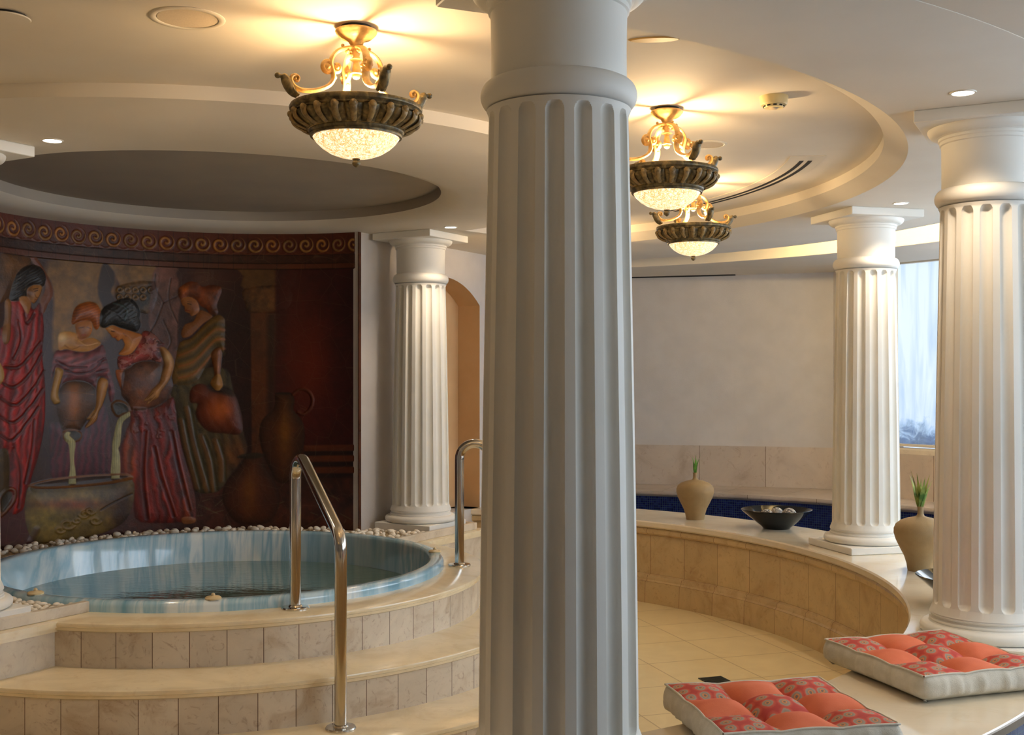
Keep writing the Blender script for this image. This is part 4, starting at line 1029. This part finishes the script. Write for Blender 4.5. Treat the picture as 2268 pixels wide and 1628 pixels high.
paint(fC((520, 690), (590, 656), (652, 690), (662, 760), (652, 1055), (600, 1002), (540, 1032), (500, 1130), (440, 1232), (340, 1385), (110, 1385), (125, 1200), (145, 1100), (185, 950), (300, 905), (400, 805)), (104, 80, 40), 3, .028, 12, W4, rim=.25)
for q in range(7):
    o_ = q*66; p = ((655, 770+o_*.75), (560, 760+o_*.85), (440, 850+o_), (320, 960+o_), (170, 1030+o_*.9)); stroke(fC(*p), 6.5 if q % 2 == 0 else 4, (56, 52, 40) if q % 2 == 0 else (124, 78, 36), .8, -.003 if q % 2 == 0 else .003)
paint(fC((530, 1040), (600, 1003), (632, 1060), (622, 1180), (612, 1290), (638, 1400), (612, 1452), (560, 1452), (508, 1380), (550, 1300), (535, 1200), (518, 1100)), (128, 84, 56), 2.5, .034, 6, W4, rim=.2)
paint(fE((450, 240), (480, 170), (550, 135), (625, 150), (700, 190), (800, 180), (905, 240), (962, 400), (988, 560), (952, 642), (800, 632), (640, 612), (545, 520), (512, 430), (530, 335), (462, 325)), (90, 38, 14), 3, .034, 20, 7, grad=[(490, 905, 28, 26, (152, 78, 18))], rim=.4)
paint(fE((640, 150), (800, 160), (900, 235), (880, 260), (760, 230), (660, 200)), (32, 18, 10), 8, -.008, 8, 7)
paint(fC((508, 1380), (560, 1300), (612, 1290), (640, 1400), (618, 1440), (600, 1460), (556, 1450)), (146, 112, 70), 2.5, .012, 6, W4)
# woman 3, dark hair, embroidered blouse
W3 = 8
paint(fM((590, 935), (700, 945), (780, 895), (795, 1000), (830, 1150), (872, 1300), (882, 1442), (820, 1458), (700, 1462), (610, 1440), (598, 1300), (538, 1250), (545, 1100), (588, 1000)), (94, 24, 15), 4, .022, 20, W3, fold=[(-6, 19, .2), (4, 34, .12)], rim=.3, grad=[(285, 1010, 16, 90, (108, 54, 26)), (418, 1110, 18, 80, (96, 44, 24))])
for p in (((690, 1120), (720, 1250), (780, 1430)), ((650, 1050), (640, 1250), (660, 1440)), ((770, 1050), (800, 1200), (850, 1400))): stroke(fM(*p), 5, (52, 12, 13), .7, -.006); stroke([(x+7, y) for x, y in fM(*p)], 3, (122, 52, 34), .5, .004)
sp = NS > .60
B3 = bbox(fM((590, 940), (800, 1080)), 0) & sp & (L_ == W3); C_[B3] = C_[B3]*.6+np.array((104, 74, 92))*.4; H_[B3] += .003
paint(fM((818, 1440), (850, 1432), (882, 1442), (874, 1462), (828, 1466)), (118, 78, 54), 3, .010, 5, W3)
paint(fB((1060, 500), (1100, 445), (1180, 468), (1260, 540), (1322, 602), (1262, 640), (1282, 772), (1180, 756), (1080, 762), (1000, 792), (900, 852), (850, 862), (818, 800), (822, 720), (880, 708), (950, 695), (1012, 640)), (102, 42, 46), 3, .026, 10, W3, nz=.5, rim=.25)
B3 = bbox(fB((820, 450), (1300, 860)), 0) & (fbm(9, 31) > .58) & (L_ == W3); C_[B3] = C_[B3]*.45+np.array((150, 112, 124))*.55; H_[B3] += .004
paint(fB((688, 410), (760, 383), (850, 412), (1000, 462), (1072, 490), (1052, 560), (1002, 640), (950, 690), (882, 706), (828, 690), (868, 640), (892, 590), (862, 530), (822, 552), (790, 520), (760, 512), (738, 478), (720, 460)), (146, 96, 56), 2.5, .030, 9, W3, grad=[(243, 728, 7, 8, (172, 134, 100)), (285, 765, 14, 14, (168, 122, 78))])
stroke(fB((745, 448), (775, 455)), 1.6, (60, 38, 30)); stroke(fB((780, 512), (802, 508)), 1.5, (120, 50, 40)); stroke(fB((870, 470), (900, 500)), 2.2, (112, 68, 38), .8)
paint(fB((622, 362), (628, 260), (680, 190), (770, 148), (840, 108), (930, 98), (1002, 140), (1052, 240), (1047, 320), (1062, 380), (1022, 452), (960, 442), (840, 412), (760, 382), (690, 412), (638, 402)), (26, 26, 32), 3, .040, 10, W3, nz=.3, fold=[(50, 8, .10)])
stroke(fB((770, 155), (860, 180), (905, 240), (880, 330)), 3, (54, 78, 98), .8, .004); stroke(fB((700, 220), (790, 260), (860, 320)), 2, (58, 58, 70), .7, .003); stroke(fB((930, 130), (1000, 200), (1010, 300), (930, 320)), 2, (60, 60, 72), .6, .003)
paint(fB((800, 860), (882, 862), (884, 920), (862, 1062), (830, 1002), (803, 920)), (128, 74, 44), 3, .018, 6, W3)
paint(fB((868, 880), (980, 790), (1120, 763), (1262, 790), (1292, 880), (1300, 960), (1382, 920), (1402, 1040), (1342, 1162), (1240, 1232), (1100, 1282), (960, 1282), (920, 1200), (858, 1120), (853, 1000)), (88, 50, 32), 3, .040, 22, 9, nz=.35, rim=.4, grad=[(335, 830, 18, 14, (128, 88, 74)), (308, 868, 22, 26, (112, 68, 42))])
paint(fB((748, 1222), (800, 1178), (880, 1188), (942, 1238), (958, 1310), (880, 1330), (830, 1362), (780, 1332), (750, 1272)), (84, 56, 30), 3, .016, 5, 9)
paint(fB((768, 1232), (810, 1202), (870, 1212), (918, 1252), (925, 1300), (870, 1312), (820, 1335), (785, 1310)), (44, 38, 28), 3, -.010, 5, 9)
paint(fB((1262, 620), (1332, 630), (1412, 750), (1402, 862), (1352, 982), (1272, 1082), (1242, 1150), (1182, 1182), (1130, 1222), (1124, 1200), (1150, 1172), (1098, 1192), (1095, 1172), (1140, 1125), (1182, 1062), (1252, 1002), (1282, 900), (1310, 792), (1290, 720)), (158, 122, 92), 2.5, .036, 6, W3, rim=.25, grad=[(370, 792, 10, 12, (186, 164, 138))])
for p in (((1185, 1100), (1120, 1165)), ((1200, 1130), (1150, 1190)), ((1215, 1150), (1180, 1185))): stroke(fB(*p), 1.2, (92, 64, 44), .8)
# pouring water
WC = (136, 142, 126)
paint(fD((672, 500), (700, 462), (742, 470), (732, 502), (772, 540), (796, 580), (786, 680), (782, 780), (796, 870), (806, 1012), (720, 1016), (738, 860), (733, 740), (720, 600), (688, 560)), WC, 2.5, .014, 5, 10, fold=[(0, 5, .08)])
paint(fD((1370, 250), (1382, 290), (1332, 330), (1297, 380), (1287, 480), (1272, 600), (1256, 640), (1272, 720), (1267, 957), (1174, 957), (1188, 700), (1190, 600), (1210, 480), (1238, 360), (1270, 308), (1332, 268)), WC, 2.5, .014, 5, 11, fold=[(0, 5, .08)])
# standing jars on the right
paint(fE((1310, 236), (1400, 225), (1472, 232), (1502, 300), (1492, 400), (1562, 480), (1604, 600), (1592, 762), (1532, 900), (1470, 1080), (1400, 1130), (1322, 1110), (1262, 1000), (1192, 852), (1150, 652), (1180, 500), (1282, 400), (1312, 320)), (62, 32, 12), 3, .022, 26, 12, rim=.45, grad=[(632, 960, 16, 60, (98, 62, 16))])
paint(fE((1310, 232), (1390, 222), (1472, 232), (1400, 245)), (26, 16, 10), 3, 0, 5, 12)
stroke(fE((1490, 240), (1560, 190), (1640, 210), (1685, 290), (1665, 380), (1600, 440), (1540, 420)), 4, (70, 34, 18), .9, .014, lab=12)
paint(fE((1010, 860), (1100, 838), (1192, 850), (1202, 960), (1292, 1100), (1352, 1250), (1332, 1400), (1222, 1532), (960, 1536), (850, 1450), (778, 1280), (830, 1100), (962, 960)), (62, 28, 10), 3, .022, 26, 13, rim=.45, grad=[(552, 1090, 20, 60, (94, 54, 14))])
paint(fE((930, 870), (1010, 835), (1130, 828), (1200, 850), (1120, 885), (1000, 885)), (34, 26, 16), 4, .006, 5, 13)
# cauldron
CB = 14
paint(fD((298, 1040), (380, 1066), (600, 1068), (900, 1046), (1200, 1016), (1398, 970), (1424, 1130), (1386, 1300), (1310, 1420), (1110, 1530), (700, 1640), (450, 1660), (330, 1590), (268, 1400), (262, 1200)), (108, 94, 50), 3, .034, 26, CB, nz=.3, rim=.4, grad=[(150, 1118, 85, 12, (98, 52, 24)), (270, 1130, 30, 60, (52, 32, 22)), (100, 1150, 40, 30, (92, 84, 40))])
paint(fD((300, 1022), (500, 968), (700, 938), (1000, 914), (1300, 903), (1392, 922), (1398, 965), (1200, 1010), (900, 1042), (600, 1064), (380, 1064), (308, 1042)), (98, 64, 32), 3, .014, 5, CB)
paint(fD((360, 1022), (520, 985), (700, 962), (1000, 936), (1280, 925), (1350, 938), (1180, 980), (900, 1015), (600, 1038), (400, 1040)), (46, 28, 18), 3, -.012, 5, CB)
paint(fD((724, 960), (800, 955), (806, 1014), (722, 1018)), WC, 2, .004, 3, 10, sm=False); paint(fD((1178, 925), (1266, 920), (1266, 955), (1176, 958)), WC, 2, .004, 3, 11, sm=False)
for cx, cy, r_, s_ in ((700, 1440, 90, 1), (880, 1330, 70, -1), (1000, 1400, 70, 1), (800, 1400, 50, -1), (940, 1300, 60, 1), (620, 1500, 60, 1)):
    stroke(fD(*[(cx+s_*r_*(1-.11*a)*math.cos(a), cy+r_*.7*(1-.11*a)*math.sin(a)) for a in np.linspace(.4, 6.5, 16)]), 3.2, (112, 92, 60), .6, .010, lab=CB)
stroke(fD((1060, 1290), (1200, 1210), (1400, 1120)), 2.5, (36, 22, 18), .8, -.006)
stroke(fD((330, 1620), (380, 1500)), 9, (60, 40, 28), .8, .010, lab=CB)
stroke(fD((10, 1350), (-10, 1200), (60, 1080), (140, 1080), (140, 1180), (60, 1300), (0, 1350)), 5, (86, 56, 30), .9, .012, lab=15)
paint(fD((-30, 700), (60, 640), (100, 760), (90, 1060), (20, 1130), (-30, 1100)), (58, 44, 18), 3, .016, 14, 15)
paint(fD((0, 1250), (10, 1150), (80, 1095), (125, 1110), (110, 1200), (50, 1290), (0, 1310)), (40, 34, 26), 4, -.004, 8, 15)
# frieze with running scrolls
arcs = (ph-PA0)*MR
zf = zz
band = zf > .852
C_[band] = (np.array((70, 30, 16))*(1+.6*(NB[..., None]-.5)))[band]; L_[band] = 16; H_[band] = .004
b2 = (zf <= .852) & (zf > .795); C_[b2] = (np.array((46, 24, 15))*(1+.7*(NS[..., None]-.5)))[b2]; L_[b2] = 17; H_[b2] = .008
b3 = (zf <= .795) & (zf > .757); C_[b3] = (np.array((70, 36, 20))*(1+.4*(NB[..., None]-.5)))[b3]; L_[b3] = 17; H_[b3] = .012
for zl in (.852, .795, .757):
    w = np.exp(-((zf-zl)/.003)**2)[..., None]; C_[:] = C_*(1-.7*w)+np.array((24, 12, 8))*.7*w
tl = (np.abs(((arcs/.098) % 1)-.5) > .487) & (zf > .757); C_[tl] *= .62
per = .1165
for k in range(23):
    s0 = .040+per*k; zc = .921+.003*math.sin(k*3.1)
    X = (arcs-s0); Y = zf-zc; r_ = np.hypot(X, Y); B = (r_ < .060)
    a = np.arctan2(Y[B], -X[B])+k*.0
    rr0 = r_[B]; val = ((rr0-.0)/.036 - a/(2*PI)) % 1
    armc = np.abs(val-.5)
    al = np.clip(1-(armc/.27)**4, 0, 1)*np.clip((.056-rr0)/.004, 0, 1)
    cc = np.array([(124, 100, 60), (104, 84, 56), (132, 98, 52)][k % 3], float)*(1.05+.4*(NS[B][:, None]-.5))
    C_[B] = C_[B]*(1-.85*al[:, None])+cc*.85*al[:, None]; H_[B] += .009*al
# connecting wave under the scrolls
yy = .866+.010*np.sin(arcs/per*2*PI); w = np.exp(-((zf-yy)/.005)**2)*band; C_ = C_*(1-.35*w[..., None])+np.array((90, 60, 36))*.35*w[..., None]; H_ += .004*w
# frame strip at the right end
fs_ = arcs < .030; C_[fs_] = (np.array((56, 26, 16))*(1+.7*(NB[..., None]-.5)))[fs_]; L_[fs_] = 18; H_[fs_] = .003
GAIN = MURAL_GAIN
lin = np.where(C_/255 <= .04045, C_/255/12.92, ((np.clip(C_, 0, 255)/255+.055)/1.055)**2.4)*GAIN
lin = np.clip(lin*np.array((1.12, .86, .50)), 0, .9)
H_ = np.clip(H_*.55, -.003, .035)
# soften the relief a little
for _ in range(2):
    H_[1:-1, 1:-1] = (H_[1:-1, 1:-1]*2+H_[:-2, 1:-1]+H_[2:, 1:-1]+H_[1:-1, :-2]+H_[1:-1, 2:])/6
rad_ = MR-H_
VX = J0[0]+rad_*np.cos(ph); VY = J0[1]+rad_*np.sin(ph); VZ = EZ+zz
V_ = np.stack([VX, VY, VZ], -1).reshape(-1, 3); LC = lin.reshape(-1, 3)
idx = np.arange(GH*GW).reshape(GH, GW)
Q_ = np.stack([idx[:-1, :-1], idx[:-1, 1:], idx[1:, 1:], idx[1:, :-1]], -1).reshape(-1, 4); QL = L_[:-1, :-1].reshape(-1)
mural = thing('tile_mural', 'dark glazed relief tile mural of four women pouring water from jars, on the curved wall', 'mural', (0, 0, 0))
names = {0: ('painted_background', None), 1: ('pilaster_capital', None), 2: ('painted_pilaster', None), 3: ('woman_relief', 'woman in a red robe with a basket on her head'), 4: ('woman_relief', 'woman in a purple off-shoulder dress'),
         5: ('jar_relief', 'upright amber jar held by the woman in purple'), 6: ('woman_relief', 'woman in a striped yellow wrap'), 7: ('jar_relief', 'orange jar carried by the woman in the striped wrap'),
         8: ('woman_relief', 'dark-haired woman bending in an embroidered blouse'), 9: ('jar_relief', 'brown jar tipped by the dark-haired woman'), 10: ('water_stream', 'left stream of pale water'), 11: ('water_stream', 'right stream of pale water'),
         12: ('jar_relief', 'tall jar with a ring handle'), 13: ('jar_relief', 'squat jar on the painted floor'), 14: ('cauldron_relief', None), 15: ('jar_relief', 'lying jar at the left edge'), 16: ('scroll_frieze', None), 17: ('border_tiles', None), 18: ('frame_strip', None)}
def partmesh(name, V, Q, Cc):
    u, inv = np.unique(Q, return_inverse=True); inv = inv.reshape(Q.shape)
    me = bpy.data.meshes.new(name); me.vertices.add(len(u)); me.vertices.foreach_set('co', V[u].astype('f').ravel())
    me.loops.add(inv.size); me.loops.foreach_set('vertex_index', inv.astype('i').ravel()); me.polygons.add(len(inv))
    me.polygons.foreach_set('loop_start', np.arange(0, inv.size, 4).astype('i')); me.polygons.foreach_set('use_smooth', np.ones(len(inv), bool))
    at = me.attributes.new('Col', 'FLOAT_COLOR', 'POINT'); c4 = np.ones((len(u), 4), 'f'); c4[:, :3] = Cc[u]; at.data.foreach_set('color', c4.ravel())
    me.update(); me.validate(); me.materials.append(MT['mural']); return me
for k in sorted(set(QL.tolist())):
    nm, lb = names[k]; o = bpy.data.objects.new(nm, partmesh(nm, V_, Q_[QL == k], LC)); COL.objects.link(o); o.parent = mural
    if lb: o['label'] = lb
# plain continuation of the tiled wall beyond the left edge, and the side edge
mb = MB(); mb.rev([(MR-.004, Z(zt_)), (MR-.004, Z(zb_)), (MR+.018, Z(zb_)), (MR+.018, Z(zt_))], PA1, R(234), 60, J0)
o = mb.build('plain_tiles', MT['mural_plain'], mural)
mb = MB(); mb.rev([(MR-.012, Z(zt_)), (MR-.012, Z(zb_)), (MR+.018, Z(zb_)), (MR+.018, Z(zt_))], PA0-R(.25), PA0, 1, J0)
mb.build('edge_strip', MT['mural_plain'], mural)
# ------------------------------------------------------------------ pebbles (every one an object, a few shared shapes)
PEB = []
for k in range(7):
    rg = random.Random(50+k); mb = MB(); mb.ball((0, 0, 0), 1, 14)
    q = [rg.uniform(-1, 1) for _ in range(9)]; e = (rg.uniform(.85, 1.15), rg.uniform(.65, .9), rg.uniform(.5, .7))
    mb.v = [(x*e[0]*(1+.10*math.sin(2.1*y+q[0])+.06*math.sin(3*z+q[1])), y*e[1]*(1+.09*math.sin(2.3*x+q[2])), z*e[2]*(1+.08*math.sin(2*x+3*q[3])+.06*math.sin(2.4*y+q[4]))) for x, y, z in mb.v]
    PEB.append(mb.mesh('pebble', MT['pebble'], 80))
PEBN = [0]
def pebble(x, y, z, r, group, label):
    o = bpy.data.objects.new('pebble', PEB[PEBN[0] % 7]); PEBN[0] += 1; COL.objects.link(o)
    o.location = (x, y, z); o.scale = (r, r, r); o.rotation_euler = (random.uniform(-.3, .3), random.uniform(-.3, .3), random.uniform(0, 6.28)); tag(o, label, 'pebble', group)
def scatter(n, sampler, r0, r1, z, group, label, minf=1.25, tries=60):
    pts = []
    for _ in range(n*tries):
        if len(pts) >= n: break
        x, y = sampler(); r_ = random.uniform(r0, r1)
        if all((x-a)**2+(y-b)**2 > ((r_+c)*minf*.72)**2 for a, b, c in pts): pts.append((x, y, r_)); pebble(x, y, z+r_*.5, r_, group, label)
    return pts
def s1():
    a = R(random.uniform(70, 166)); r_ = random.uniform(1.262, 1.475); return J0[0]+r_*math.cos(a), J0[1]+r_*math.sin(a)
scatter(150, s1, .015, .030, Z(-1.010), 'pebbles in the strip along the foot of the mural', 'pale rounded pebble in the strip between the mural and the tub rim')
def s2():
    while True:
        a, n_ = random.uniform(.80, 2.0), random.uniform(-.15, .31)
        if math.hypot(a, n_) > 1.262 and not (abs(a-1.84) < .27 and abs(n_-.064) < .27): return LJ(a, n_)
scatter(62, s2, .015, .026, Z(-1.012), 'white pebbles around the column beside the mural', 'white pebble heaped beside the column between mural and niche')
def s3():
    while True:
        a, n_ = random.uniform(-1.95, -.86), random.uniform(-.12, .31)
        if math.hypot(a, n_) > 1.262 and not (abs(a+1.66) < .27 and abs(n_-.126) < .27): return LJ(a, n_)
scatter(84, s3, .014, .024, Z(-1.012), 'white pebbles on the left pedestal', 'white pebble inside the kerb of the left pedestal')
